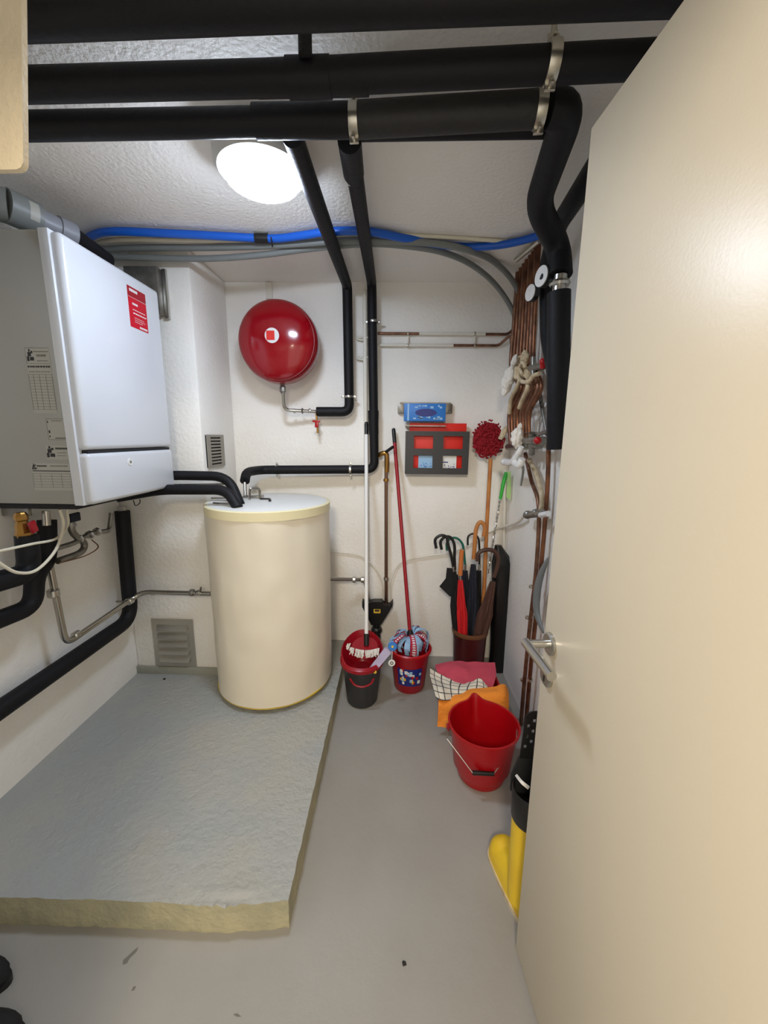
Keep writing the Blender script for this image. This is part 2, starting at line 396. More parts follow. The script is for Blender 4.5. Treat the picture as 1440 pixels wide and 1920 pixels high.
ob('joint_sleeve', G().tube([P(480, 150, Z=ZP), P(520, 148, Z=ZP), P(575, 146, Z=ZP), P(640, 144, Z=ZP), P(690, 142, Z=ZP)], [0.0295, 0.032], 24).tube([P(540, 147, Z=ZP), P(620, 145, Z=ZP)], 0.0335, 24), m_ins, p2)
# third run ending in the two verticals, then the matt section between clamps and the elbow
a = P(60, 237, Z=ZP); b = P(655, 226, Z=ZP)
p3 = pipe('insulated_pipe', [Vector((LW, a.y, ZP)), a, b], 0.0295, m_ins, 'black insulated pipe under the ceiling, farthest run left of the silver clamp', group='black insulated pipes crossing below the ceiling')
ob('joint_sleeve', G().tube([P(478, 228, Z=ZP), P(560, 227, Z=ZP), P(655, 226, Z=ZP)], 0.034, 24), m_ins, p3)
cl1 = P(664, 226, Z=ZP); cl2 = P(1012, 205, Z=ZP)
C1 = P(1068, 205, Z=ZP); C2 = P(1006, 386, Z=2.125); C3 = P(1048, 462, X=0.55); C4 = P(1051, 516, X=0.55)
ax = (cl2-cl1).normalized()
p4 = ob('insulated_pipe', G().tube([cl1+ax*0.012, cl2-ax*0.008], 0.035, 28), m_ins2, None, 'matt charcoal pipe section between two silver clamps under the ceiling', 'pipe')
clamp(cl1, ax, 0.032, p4, wid=0.022); clamp(cl2, ax, 0.034, p4, wid=0.022)
for c_ in (cl1, cl2): ob('hanger_rod', G().tube([c_+Vector((0, 0, 0.03)), Vector((c_.x, c_.y, CEIL))], 0.005, 12), m_zinc, p4)
q = P(1034, 118, Z=ZP); ax2 = (c-b).normalized()
clamp(q, Vector((1, -0.02, 0)), 0.032, p2, wid=0.022)
ob('hanger_rod', G().tube([q+Vector((0, 0, 0.03)), Vector((q.x, q.y, CEIL))], 0.006, 12), m_zinc, p2)
# dark pipe just behind the matt section
a = P(650, 246, Z=2.192); b = P(1050, 240, Z=2.192)
pipe('insulated_pipe', [a, b], 0.0215, m_ins, 'black insulated pipe running just behind the matt charcoal pipe section')
# big elbow pipe on the right
pe = pipe('insulated_pipe', [cl2+ax*0.02, C1, C2, C3, C4], 0.038, m_ins, 'thick black pipe zigzagging down from the ceiling beside the door', fr=0.07)
V1 = P(1048, 548, X=0.55); V2 = P(1046, 842, Y=V1.y)
pv = pipe('insulated_pipe', [V1, V2], 0.038, m_ins, 'thick black vertical pipe below the gauges beside the door edge')
D = [P(1150, 262, Z=2.16), P(1045, 425, X=0.585), P(1026, 500, X=0.60)]
pipe('insulated_pipe', D, 0.031, m_ins, 'slanting black pipe behind the zigzag pipe, half hidden by the door', fr=0.06)
pipe('insulated_pipe', [P(1026, 545, X=0.60), P(1027, 630, X=0.60), P(1042, 700, X=0.60), P(1042, 800, X=0.60)], 0.030, m_ins, 'black vertical pipe behind the thick one, below the smaller gauge', fr=0.06)
# valve between the sections with its gauges
va = empty('shutoff_valve', V1, 'silver shut off valve with round white gauge in the black pipe', 'valve')
ob('valve_body', G().tube([C4, V1], 0.022, 20).lathe([(0.03, -0.008), (0.034, 0), (0.03, 0.008)], Matrix.Translation((C4+V1)/2), 20), m_steel, va)
gc = P(1016, 518, X=0.50); gd = Vector((-0.95, -0.32, 0)).normalized()
ob('gauge_body', G().tube([gc, (C4+V1)/2], 0.012, 16).lathe([(0.0, -0.02), (0.034, -0.02), (0.036, 0.0), (0.0, 0.0)], axm(gc, gd), 32, cap=False), m_black, va)
ob('gauge_face', G().lathe([(0.0, 0.001), (0.033, 0.001), (0.033, 0.004), (0, 0.005)], axm(gc, gd), 32, cap=False), m_white, va)
vb = P(1028, 530, X=0.6); va2 = empty('shutoff_valve', vb, 'smaller shut off valve with lower round white gauge', 'valve')
ob('valve_body', G().tube([P(1026, 498, X=0.6), P(1026, 548, X=0.6)], 0.018, 20), m_steel, va2)
gc = P(995, 549, X=0.53)
ob('gauge_body', G().tube([gc, vb], 0.01, 16).lathe([(0.0, -0.02), (0.031, -0.02), (0.033, 0.0), (0.0, 0.0)], axm(gc, gd), 32, cap=False), m_black, va2)
ob('gauge_face', G().lathe([(0.0, 0.001), (0.030, 0.001), (0.030, 0.004), (0, 0.005)], axm(gc, gd), 32, cap=False), m_white, va2)

# ---------------------------------------------------------------- the two pipes coming down the back wall
YW = 2.33
A = [P(548, 255, Z=2.175), P(651, 535, Y=YW), P(655, 772, Y=YW), P(594, 772, Y=YW)]
pa = pipe('insulated_pipe', A, 0.027, m_ins, 'black pipe dropping down the wall right of the red vessel, elbow at bottom', fr=0.045, group='black insulated pipes down the back wall')
clamp(P(654, 744, Y=YW), (0, 0, 1), 0.026, pa, m_steel, wid=0.012, side=(1, 0, 0))
Bp = [P(655, 262, Z=2.175), P(697, 530, Y=YW), P(702, 880, Y=YW), P(490, 881, Y=YW-0.02), P(462, 885, Y=2.18), P(459, 902, Y=2.12)]
pb = pipe('insulated_pipe', Bp, 0.0255, m_ins, 'longest black pipe down the back wall, turning left above the tank', fr=0.05, group='black insulated pipes down the back wall')
ob('joint_sleeve', G().tube([P(655, 262, Z=2.17), P(663, 325, Z=2.19)], 0.031, 20), m_ins, pb)
ob('joint_sleeve', G().tube([P(700, 770, Y=YW), P(700, 795, Y=YW), P(701, 815, Y=YW)], [0.031, 0.027], 20), m_ins, pb)
ob('cable_tie', G().lathe([(0.0285, -0.002), (0.0295, 0), (0.0285, 0.002)], axm(P(664, 330, Z=2.192), (0.1, 1, 0.02)), 20, cap=False), m_white, pb)
for x, y, d in ((700, 603, (0, 0, 1)), (520, 880, (1, 0, 0)), (657, 881, (1, 0, 0))):
    clamp(P(x, y, Y=YW-0.01 if y > 700 else YW), d, 0.0255, pb, m_steel, wid=0.012, side=(1, 0, 0) if y < 700 else (0, 0, 1))
# thin white painted pipe behind
pw = pipe('painted_pipe', [P(684, 545, Y=2.375), P(688, 1150, Y=2.375)], 0.012, m_whitepaint, 'thin white painted pipe running down the wall beside the longest black pipe', fr=0)
for y in (633, 670):
    q = P(680, y, Y=2.375)
    ob('pipe_ring', G().tube(cr([q+Vector((0.03, 0, 0)), q+Vector((-0.01, -0.012, 0.006)), q+Vector((-0.035, 0, 0)), q+Vector((-0.02, 0.004, -0.01)), q+Vector((0.02, 0, -0.012))]), 0.005, 10), m_whitepaint, pw)

# ---------------------------------------------------------------- red expansion vessel
vc = P(518, 638, Y=2.185); R0 = 0.199
ves = empty('expansion_vessel', vc, 'round glossy red expansion vessel mounted on the back wall', 'vessel')
mx = axm(vc, (0.0, -1, 0.0))
ob('front_shell', G().lathe([(0, 0.052), (0.05, 0.051), (0.10, 0.045), (0.14, 0.035), (0.17, 0.023), (0.187, 0.013), (0.195, 0.005), (R0, -0.002)], mx, 72, cap=False), m_redgloss, ves)
ob('back_shell', G().lathe([(R0-0.008, -0.008), (R0+0.004, -0.018), (R0+.012, -0.035), (R0+.014, -0.09), (R0+.004, -0.115), (0.18, -0.14), (0.14, -0.155), (0, -0.165)], mx, 72, cap=False), m_redgloss, ves)
ob('seam_ring', G().lathe([(R0-0.01, -0.010), (R0+0.002, -0.008), (R0+0.002, -0.002), (R0-0.01, 0.001)], mx, 72, cap=False), mat('seam_pink', rgb(150, 60, 66), 0.35, 0.2), ves)
bc = P(510, 629, Y=2.136)
bd = ob('badge', G().lathe([(0, 0.004), (0.037, 0.003), (0.038, -0.008), (0, -0.008)], axm(bc, (0, -1, 0)), 32, cap=False), m_white, ves)
ob('badge_print', G().box(bc+Vector((-0.007, -0.0045, 0)), (0.042, 0.001, 0.045), .0), m_redbright, bd)
ob('wall_strap', G().box2((P(497, 525, Y=2.385).x, 2.385, P(500, 560, Y=2.385).z), (P(509, 525, Y=2.385).x, 2.4, CEIL-0.005)), m_whitepaint, ves)
n0 = P(530, 728, Y=2.255)
ob('nozzle', G().lathe([(0.011, 0.035), (0.013, 0.012), (0.017, 0.006), (0.017, -0.018), (0.012, -0.024), (0.012, -0.03)], Matrix.Translation(n0), 8), m_steeldull, ves)
vp = empty('vessel_pipe', P(531, 770, Y=2.3), 'chrome pipe with red drain valve below the red vessel', 'pipe')
ob('pipe_run', G().tube(fil([n0-Vector((0, 0, 0.02)), P(533, 769, Y=2.28), P(596, 772, Y=YW)], 0.035), 0.0095, 16), m_steelpipe, vp)
for x in (552, 567, 581):
    q = P(x, 770.5, Y=2.31); ob('fitting_nut', G().lathe([(0.012, -0.006), (0.018 if x == 567 else 0.013, 0), (0.012, 0.006)], axm(q, (1, 0, 0)), 12), m_steel if x != 567 else m_steeldull, vp)
q = P(594, 790, Y=2.32)
dv = ob('drain_valve', G().tube([P(593, 772, Y=2.32), P(596, 812, Y=2.32)], 0.006, 12).tube([q+Vector((0, 0, -0.02)), q+Vector((0, 0, 0.005))], 0.01, 12), m_brass, vp)
ob('valve_knob', G().box(q+Vector((0, -0.012, 0.0)), (0.045, 0.008, 0.012), 0.002).box(q+Vector((0.002, -0.012, -0.02)), (0.022, 0.012, 0.03), 0.003), m_red, dv)

# ---------------------------------------------------------------- hot water tank
tc = P(505, 950, Y=1.975); TX, TY = tc.x, 1.975; TB = PH+0.022; TT = 1.095; TR = 0.302
tank = empty('water_tank', (TX, TY, PH), 'tall cream cylindrical hot water tank on the grey plinth', 'tank')
g = G(); nn, mm = 96, 60; vs = []
for j in range(mm+1):
    z = TB+0.012+(TT-0.055-TB)*j/mm
    for k in range(nn):
        an = 2*math.pi*k/nn; d = Vector((math.cos(an), math.sin(an), 0))
        q = Vector((d.x*1.6, d.y*1.6, z*2.3)); r = TR+0.007*noise.noise(q+Vector((3, 1, 0)))+0.0042*noise.noise(q*2.6)
        r += 0.010*abs(noise.noise(Vector((d.x*3+4, d.y*3, z*5))))*math.exp(-((z-.62)/.22)**2)*max(0, -d.y)
        vs.append(Vector((TX, TY, z))+d*r)
g.add(vs, [(j*nn+k, j*nn+(k+1) % nn, (j+1)*nn+(k+1) % nn, (j+1)*nn+k) for j in range(mm) for k in range(nn)])
ob('jacket', g, m_tank, tank)
ob('top_rim', G().lathe([(TR-0.004, TT-0.046), (TR+0.005, TT-0.044), (TR+0.006, TT-0.004), (TR, TT), (TR-0.01, TT+0.0)], Vector((TX, TY, 0)), 96, cap=False), m_tankrim, tank)
ob('lid', G().lathe([(0, TT+0.006), (0.16, TT+0.005), (TR-0.03, TT+0.003), (TR-0.002, TT-0.001), (TR-0.01, TT-0.03)], Vector((TX, TY, 0)), 96, cap=False), m_tanklid, tank)
ob('base_ring', G().lathe([(TR-0.03, TB), (TR-0.004, TB), (TR, TB+0.012), (TR-0.02, TB+0.02)], Vector((TX, TY, 0)), 96, cap=False), m_yellow, tank)
for an in (200, 320, 80):
    ob('foot', G().lathe([(0.025, PH-0.002), (0.025, TB+0.01)], Vector((TX+0.2*math.cos(R(an)), TY+0.2*math.sin(R(an)), 0)), 16), m_black, tank)
q = P(455, 932, Z=TT+0.005)
ob('fitting', G().tube([P(459, 905, Y=2.12), P(460, 935, Y=2.08)], 0.009, 12).tube(fil([P(468, 936, Z=TT+.01), P(468, 915, Y=2.02), P(487, 915, Y=2.02), P(487, 934, Z=TT+.01)], 0.02), 0.006, 10).box(P(475, 931, Z=TT+0.012), (0.10, 0.05, 0.012), 0.003), m_steelpipe, tank)
ob('sensor_clip', G().box(P(497, 935, Z=TT+0.01), (0.05, 0.018, 0.006), 0.002), m_black, tank)
ob('sensor_plug', G().box(P(506, 938, Z=TT+0.012), (0.012, 0.012, 0.012), 0.002), m_black, tank)
ob('wire_hook', G().tube(cr([P(396, 934, Z=TT+.01), P(425, 934, Z=TT+.014), P(445, 936, Z=TT+.01)]), 0.003, 8), m_steeldull, tank)
ob('wire_hook', G().tube(cr([P(400, 943, Z=TT+.01), P(425, 944, Z=TT+.014), P(450, 944, Z=TT+.01)]), 0.004, 8), m_steeldull, tank)
pipe('insulated_pipe', [P(200, 905, Y=1.82), P(312, 891, Y=1.88), P(428, 893, Y=1.90), P(450, 946, Y=1.84)], 0.023, m_ins, 'upper black pipe from the boiler to the tank top', fr=0.08)
pipe('insulated_pipe', [P(220, 932, Y=1.76), P(300, 918, Y=1.80), P(425, 918, Y=1.80), P(446, 952, Y=1.76)], 0.024, m_ins, 'lower black pipe from the boiler to the tank top', fr=0.06)
pipe('steel_pipe', [P(300, 910, Y=1.90), P(420, 908, Y=1.92)], 0.006, m_steelpipe, 'thin chrome pipe between the two black tank pipes', fr=0)

# ---------------------------------------------------------------- boiler
BX = -1.07; BY0, BY1 = 1.338, 1.872; BZ0, BZ1 = 1.178, 2.045
boi = empty('gas_boiler', (LW+0.18, (BY0+BY1)/2, BZ0), 'large white wall mounted gas boiler with red sticker', 'boiler')
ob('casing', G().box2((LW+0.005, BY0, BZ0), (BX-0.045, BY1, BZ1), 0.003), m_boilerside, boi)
ob('casing_frame', G().box2((BX-0.045, BY0-0.006, BZ0-0.004), (BX-0.012, BY1+0.004, BZ1+0.003), 0.003), m_boiler, boi)
zg = P(150, 848, X=BX).z
ob('front_panel', G().box((BX-0.007, (BY0+BY1)/2, (zg+BZ1)/2+0.003), (0.05, BY1-BY0-0.006, BZ1-zg-0.006), 0.018, seg=5), m_boiler, boi)
ob('lower_flap', G().box((BX-0.007, (BY0+BY1)/2, (zg+BZ0)/2-0.003), (0.05, BY1-BY0-0.006, zg-BZ0-0.002), 0.016, seg=5), m_boiler, boi)
ob('panel_gap', G().box((BX-0.016, (BY0+BY1)/2, zg-0.001), (0.05, BY1-BY0-0.03, 0.012)), m_gap, boi)
XF = BX+0.018
k1 = P(244, 866, X=XF)
kb = ob('logo_disc', G().lathe([(0, 0.002), (0.014, 0.002), (0.015, 0), (0, 0)], axm(k1, (1, 0, 0)), 24, cap=False), m_white, boi)
ob('logo_mark', G().lathe([(0, 0.0035), (0.005, 0.0035), (0.005, 0.002)], axm(k1, (1, 0, 0)), 12, cap=False), m_inkgrey, kb)
# red sticker on the front
def patch4(c, off, m, name, par):      # thin flat quad
    g = G(); n = (Vector(c[1])-Vector(c[0])).cross(Vector(c[3])-Vector(c[0])).normalized()*0.0006
    if n.dot(CAM-Vector(c[0])) < 0: n = -n
    o = n.normalized()*off
    g.prism([Vector(p)+o for p in c], n); return ob(name, g, m, par)
y0, y1 = P(237, 533, X=XF).y, P(272, 560, X=XF).y; z1 = P(237, 533, X=XF).z; z0 = P(244, 611, X=XF).z
def fq(u0, u1, v0, v1): return [(XF, y0+(y1-y0)*u, z1+(z0-z1)*v) for u, v in ((u0, v0), (u1, v0), (u1, v1), (u0, v1))]
stk = patch4(fq(0, 1, 0, 1), 0.0002, m_redsticker, 'red_sticker', boi)
patch4(fq(0, 1, 0, 0.26), 0.0006, m_redsticker2, 'sticker_header', stk)
g = G()
for u0, u1, v0, v1 in ((0.1, 0.55, 0.05, 0.12), (0, 1, 0.255, 0.262), (0.2, 0.5, 0.38, 0.43), (0.2, 0.9, 0.54, 0.56), (0.2, 0.95, 0.62, 0.65), (0.25, 0.8, 0.74, 0.75), (0.25, 0.85, 0.79, 0.80), (0.25, 0.7, 0.84, 0.85), (0.5, 0.95, 0.92, 0.97)):
    for k in range(6 if u1-u0 < 0.9 else 1):
        d = (u1-u0)/6 if u1-u0 < 0.9 else (u1-u0); a = u0+k*d
        c = fq(a, a+d*(0.8 if u1-u0 < 0.9 else 1), v0, v1); g.prism([Vector(p)+Vector((0.0013, 0, 0)) for p in c], (0.0004, 0, 0))
ob('sticker_print', g, m_white, stk)
# service labels on the near side panel
YS = BY0-0.0005
def sideq(x0, y0_, x1, y1_):
    a = P(x0, y0_, Y=YS); b = P(x1, y1_, Y=YS); return a.x, b.x, a.z, b.z
def slabel(x0, y0_, x1, y1_, name, marks, dark=()):
    xa, xb, za, zb = sideq(x0, y0_, x1, y1_)
    xb = min(xb, BX-0.048)
    L = ob(name, G().box2((xa, YS-0.0006, zb), (xb, YS, za)), m_paper, boi)
    for mm_, lst in ((m_inkgrey, marks), (m_ink, dark)):
        if not lst: continue
        g = G()
        for u0, v0, u1, v1 in lst:
            g.box2((xa+(xb-xa)*u0, YS-0.001, za+(zb-za)*v0), (xa+(xb-xa)*u1, YS-0.0006, za+(zb-za)*v1))
        ob('label_print', g, mm_, L)
def words(u0, u1, v0, v1, n):
    r = random.Random(n*7+int(v0*100)); out = []; u = u0
    while u < u1:
        d = (u1-u0)*r.uniform(0.05, 0.14); out.append((u, v0, min(u+d*0.75, u1), v1)); u += d
    return out
fig = lambda u, v, s, q: [(u+s*.3, v, u+s*.5, v+q*.22), (u+s*.15, v+q*.25, u+s*.6, v+q*.6), (u+s*.6, v+q*.15, u+s*.85, v+q*.35), (u, v+q*.6, u+s*.3, v+q), (u+s*.4, v+q*.65, u+s*.95, v+q*.95)]
grid = [(0, 0.40+0.045*k, 1, 0.405+0.045*k) for k in range(13)] + [(u, 0.40, u+0.012, 0.945) for u in (0.0, 0.2, 0.45, 0.72, 0.985)]
slabel(46, 652, 108, 775, 'service_label', grid+words(0.35, 0.95, 0.05, 0.065, 1)+words(0.45, 0.85, 0.1, 0.13, 2)+words(0.45, 0.9, 0.19, 0.2, 3)+words(0.05, 0.95, 0.355, 0.365, 4)+[(0, 0, 1, .006), (0, 0, .01, .24), (0, .235, 1, .24)], fig(0.05, 0.02, 0.3, 0.18)+words(0.02, 0.98, 0.27, 0.295, 6))
slabel(86, 785, 132, 825, 'service_label', [(0, 0, 1, .02), (0, 0, .02, 1), (0, .98, 1, 1)]+words(0.3, 0.9, .08, .12, 2), [(0.05, .1, .1, .2), (.07, .55, .15, .68), (0.07, .8, .13, .88)]+words(0.4, 1, .9, .94, 3))
slabel(85, 835, 134, 862, 'service_label', words(0.5, 0.9, .5, .54, 2)+words(0.5, 0.9, .7, .74, 3), fig(0.02, 0.05, 0.4, 0.8)+words(0.45, 1, .15, .28, 5))
slabel(58, 868, 140, 920, 'service_label', [(0.0, 0.38+0.1*k, 1, 0.39+.1*k) for k in range(6)]+[(u, .38, u+.006, .89) for u in (0, .2, .5, .75, .99)]+words(.5, .95, .08, .12, 3), fig(0.02, 0.02, 0.12, 0.22)+words(.15, .4, .08, .13, 5)+[(0.02, .27, 1, .3)])
ob('bottom_plate', G().box2((LW+0.01, BY0+0.01, BZ0-0.02), (BX-0.05, BY1-0.01, BZ0), 0.002), m_gap, boi)
ob('bottom_bracket', G().box2((LW+0.02, BY0+0.02, BZ0-0.05), (LW+0.12, BY0+0.035, BZ0-0.018), 0.002), m_steeldull, boi)
ob('hanging_wire', G().tube(cr([P(250, 938, X=-1.12), P(254, 948, X=-1.12), P(262, 943, X=-1.12), P(262, 936, X=-1.12)]), 0.002, 8), m_black, boi)
# flue
fl = empty('flue_pipe', P(60, 400, Z=2.14), 'grey plastic flue pipe rising over the top of the boiler', 'pipe')
f0 = P(-40, 372, Z=2.145); f1 = P(32, 395, Z=2.14); f2 = P(138, 443, Z=2.13); f3 = P(200, 490, Z=2.11); fd = (f2-f1).normalized()
ob('flue_tube', G().tube([f1, f2], 0.038, 32).tube([f2-fd*0.05, f2], 0.043, 32), m_greyflue, fl)
ob('flue_collar', G().tube([f1-fd*0.03, f1-fd*0.005, f1+fd*0.05, f1+fd*0.055], 0.052, 32).tube([f0, f1-fd*0.02], 0.05, 32), m_greypipe, fl)
ob('black_section', G().tube([f2-fd*0.01, f3], 0.034, 32), m_ins, fl)
a = f1+fd*0.028
g = G(); tq = Vector((0, 0, 1)); sq = tq.cross(fd).normalized(); tq = fd.cross(sq)
vs = []
for i in range(9):
    an = R(180-35+i*9); d = sq*math.cos(an)*-1 + tq*math.sin(an)*1
    d = (-sq if sq.y > 0 else sq)*math.cos(R(-30+i*8)) + tq*math.sin(R(-30+i*8))*1
    vs += [a-fd*0.013+d*0.0528, a+fd*0.013+d*0.0528]
g.add(vs, [(2*i, 2*i+1, 2*i+3, 2*i+2) for i in range(8)]); ob('flue_label', g, m_paper, fl)
# folded steel plate behind the boiler
a = P(236, 502, Y=1.95); b = P(305, 590, Y=1.95)
sp = ob('steel_cover', G().box2((a.x, 1.93, b.z), (b.x, 1.985, a.z), 0.002), m_steeldull, None, 'grey folded steel cover on the pillar behind the boiler', 'cover')
ob('cover_flange', G().box2((b.x, 1.97, b.z-0.012), (b.x+0.018, 1.985, a.z+0.004), 0.001), m_steel, sp)

# ---------------------------------------------------------------- conduits along the ceiling edge
cz = 2.247
bl = [P(150, 462, Z=cz-.01), P(175, 441, Z=cz), P(215, 434, Z=cz), P(300, 437, Z=cz), P(400, 442, Z=cz), P(475, 446, Z=cz), P(520, 447, Z=cz), P(570, 441, Z=cz), P(620, 434, Z=cz), P(690, 434, Z=cz), P(760, 447, Z=cz), P(830, 459, Z=cz), P(880, 463, Z=cz), P(940, 459, Z=cz), P(990, 448, Z=cz), P(1030, 434, Z=cz)]
bc_ = ob('blue_conduit', G().tube(cr(bl), 0.0155, 14), m_blue, None, 'bright blue flexible conduit running under the ceiling', 'conduit')
ob('coupler', G().tube([P(478, 446.5, Z=cz), P(503, 447, Z=cz)], 0.0185, 16), m_black, bc_)
ob('cable_tie', G().tube([P(508, 445, Z=cz-0.016), P(511, 462, Z=cz-0.02)], 0.003, 8), m_black, bc_)
g1 = [P(165, 470, Z=2.235), P(260, 465, Z=2.24), P(400, 464, Z=2.24), P(520, 460, Z=2.24), P(640, 452, Z=2.24), P(730, 452, Z=2.24), P(820, 457, Z=2.238), P(880, 470, Z=2.23), P(925, 490, Y=2.1), P(960, 525, Y=2.2), P(980, 570, Y=2.25), P(983, 620, Y=2.27)]
ob('grey_conduit', G().tube(cr(g1), 0.0135, 12), m_greypipe, None, 'upper grey conduit curving from the ceiling into the right corner', 'conduit', 'grey conduits under the ceiling')
g2 = [P(180, 480, Z=2.205), P(260, 483, Z=2.20), P(380, 485, Z=2.20), P(480, 479, Z=2.21), P(600, 464, Z=2.24), P(690, 457, Z=2.24), P(760, 461, Z=2.24), P(830, 473, Z=2.235), P(885, 497, Y=2.12), P(930, 535, Y=2.22), P(962, 585, Y=2.28), P(975, 640, Y=2.3)]
ob('grey_conduit', G().tube(cr(g2), 0.013, 12), m_greypipe, None, 'lower grey conduit with wider sag, ending behind the copper pipes', 'conduit', 'grey conduits under the ceiling')
ob('cream_cable', G().tube(cr([P(170, 460, Z=2.26), P(230, 450, Z=2.26), P(400, 453, Z=2.262), P(560, 452, Z=2.262), P(700, 440, Z=2.262), P(800, 443, Z=2.262), P(900, 449, Z=2.262), P(1000, 458, Z=2.255)]), 0.008, 10), m_cream, None, 'cream cable tucked behind the blue conduit', 'cable')

# ---------------------------------------------------------------- copper pipes on the back wall
yc = 2.38
cu = pipe('copper_pipe', [P(708, 625, Y=yc), P(952, 627, Y=yc), P(962, 618, Y=yc)], 0.0075, m_copperdull, 'upper thin copper pipe running across the back wall', fr=0.02, group='thin copper pipes on the back wall')
ob('painted_section', G().tube([P(786, 625.6, Y=yc), P(910, 626.6, Y=yc)], 0.0085, 12), m_whitepaint, cu)
cu2 = pipe('copper_pipe', [P(708, 647, Y=yc), P(935, 648, Y=yc), P(957, 628, Y=yc-0.02), P(963, 680, Y=2.34), P(958, 700, Y=2.34)], 0.0075, m_copperdull, 'lower thin copper pipe on the back wall with bend at right end', fr=0.02, group='thin copper pipes on the back wall')
ob('painted_section', G().tube([P(708, 647, Y=yc), P(850, 647.6, Y=yc)], 0.0085, 12), m_whitepaint, cu2)
for x in (765, 890):
    for c_, y in ((cu, 626), (cu2, 648)):
        q = P(x, y, Y=yc); clamp(q, (1, 0, 0), 0.0085, c_, m_zinc, wid=0.008, ears=False)
    ob('pipe_clip', G().box(P(x, 637, Y=yc+0.006), (0.008, 0.012, 0.085), 0.001), m_whitepaint, cu)

# ---------------------------------------------------------------- copper bundle on the right wall
XC = 0.62
rail = ob('pipe_rail', G().tube([P(968, 487, Z=2.24), P(1012, 450, Z=2.24)], 0.012, 12), m_zinc, None, 'silver mounting rail across the top of the copper pipe bundle', 'rail')
tops = [(972+5.6*k, 486-4.6*k) for k in range(8)]
mid1 = [(958+6.2*k, 690-2*k) for k in range(8)]
mid2 = [(951+5.5*k, 775) for k in range(8)]
wherek = ['leftmost', 'second from left', 'third from left', 'fourth from left', 'fifth from left', 'sixth from left', 'seventh from left', 'rightmost']
bot = [(948+5.0*k, 838) for k in range(8)]
for k in range(8):
    yy = P(tops[k][0], tops[k][1], X=XC).y
    pts = [Vector((XC, P(*tops[k], X=XC).y, 2.262)), P(tops[k][0]-8, 600, X=XC), P(mid1[k][0], mid1[k][1], X=XC), P(mid1[k][0]+14, 725, X=XC-0.01), P(mid2[k][0]+4, 775, X=XC-0.01), P(bot[k][0]+10, bot[k][1], X=XC)]
    ob('copper_pipe', G().tube(cr(pts, 7), 0.0088 if k % 3 else 0.0105, 12), m_copper if k % 2 else m_copperdull, None, 'vertical copper pipe in the upper corner bundle, %s' % wherek[k], 'pipe', 'copper pipes of the upper corner bundle')
# lower vertical pipes to the floor
low = [([(985, 850), (996, 900), (1010, 950), (1006, 1060), (994, 1170), (984, 1270), (976, 1335)], 0.66, m_copperdull, 'dark copper pipe running down to the floor, left of the lower pair'),
       ([(1029, 800), (1027, 900), (1020, 1000), (1008, 1130), (997, 1230), (988, 1335)], 0.655, m_copper, 'reddish copper pipe running down to the floor, right of the lower pair')]
for pts, X_, m_, lb in low:
    q = P(pts[-1][0], pts[-1][1], X=X_); q.z = 0.0
    pp = [P(x, y, X=X_) for x, y in pts[:-1]]+[Vector((X_, P(pts[-2][0], pts[-2][1], X=X_).y, 0.0))]
    cpp = ob('copper_pipe', G().tube(cr(pp, 8), 0.0095, 12), m_, None, lb, 'pipe', 'copper pipes down to the floor')
    for y, x in ((1100, 997), (1158, 990), (1275, 981)):
        clamp(P(x if X_ == 0.66 else x+13, y, X=X_), (0, 0, 1), 0.010, cpp, m_zinc, wid=0.012, ears=False)
ob('painted_pipe', G().tube(cr([P(992, 862, X=0.65), P(1004, 885, X=0.65), P(1016, 930, X=0.65), P(1013, 965, X=0.65)], 8), 0.011, 12), m_beigewrap, None, 'short cream painted pipe slanting above the lower pipe junction', 'pipe')
ob('grey_pipe', G().tube(cr([P(1008, 720, X=0.65), P(1018, 770, X=0.65), P(1026, 815, X=0.65)], 8), 0.009, 12), m_steeldull, None, 'grey steel pipe slanting down beside the white hoses', 'pipe')
for i, x in enumerate((990, 998, 1006)):
    ob('white_hose', G().tube([P(x+2, 755, X=0.67), P(x-3, 822, X=0.67)], 0.0075, 10), m_white, None, 'short white hose on the right wall, %s of three' % ('left', 'middle', 'right')[i], 'hose', 'short white hoses between the valve clusters')
# wrapped insulation, valves and caps
vcx = P(985, 690, X=0.6)
w1 = empty('valve_cluster', vcx, 'upper valve cluster in beige wrapping with red knob', 'valve')
g = G()
for x, y, r_, X_ in ((972, 680, .026, .60), (985, 672, .022, .60), (978, 700, .03, .59), (992, 700, .022, .6), (985, 665, .014, .6), (1000, 690, .018, .61)):
    g.ball(P(x, y, X=X_), r_, (1, 1, 1.3), 3, jit=0.5)
g.tube(cr([P(968, 690, X=.575), P(975, 712, X=.57), P(990, 716, X=.57), P(1000, 705, X=.58), P(1012, 700, X=.59)]), 0.009, 10)
g.tube(cr([P(990, 712, X=.575), P(988, 730, X=.575), P(980, 748, X=.58), P(973, 765, X=.58)]), 0.0095, 10)
g.tube(cr([P(975, 712, X=.575), P(968, 728, X=.575), P(958, 748, X=.58), P(955, 775, X=.59)]), 0.0095, 10)
g.tube(cr([P(985, 690, X=.57), P(980, 680, X=.565), P(974, 690, X=.57), P(980, 702, X=.57)]), 0.007, 10)
ob('wrapping', g, m_beigewrap, w1)
ob('valve_body', G().tube([P(995, 690, X=.6), P(1022, 686, X=.6)], 0.014, 14).tube([P(1000, 670, X=.6), P(1000, 705, X=.6)], 0.011, 14), m_steeldull, w1)
ob('knob', G().ball(P(1018, 678, X=.585), .014, (1, 1, 1), 3).tube([P(1018, 678, X=.585), P(1018, 690, X=.59)], 0.012, 14), m_red, w1)
ob('white_cover', G().ball(P(954, 712, X=.56), .048, (.62, .55, 1.5), 4, Matrix.Rotation(R(16), 3, 'Y'), jit=.3).ball(P(964, 678, X=.57), .018, (.8, .8, 1.8), 3, Matrix.Rotation(R(16), 3, 'Y'), jit=.3), m_whitecloth, w1)
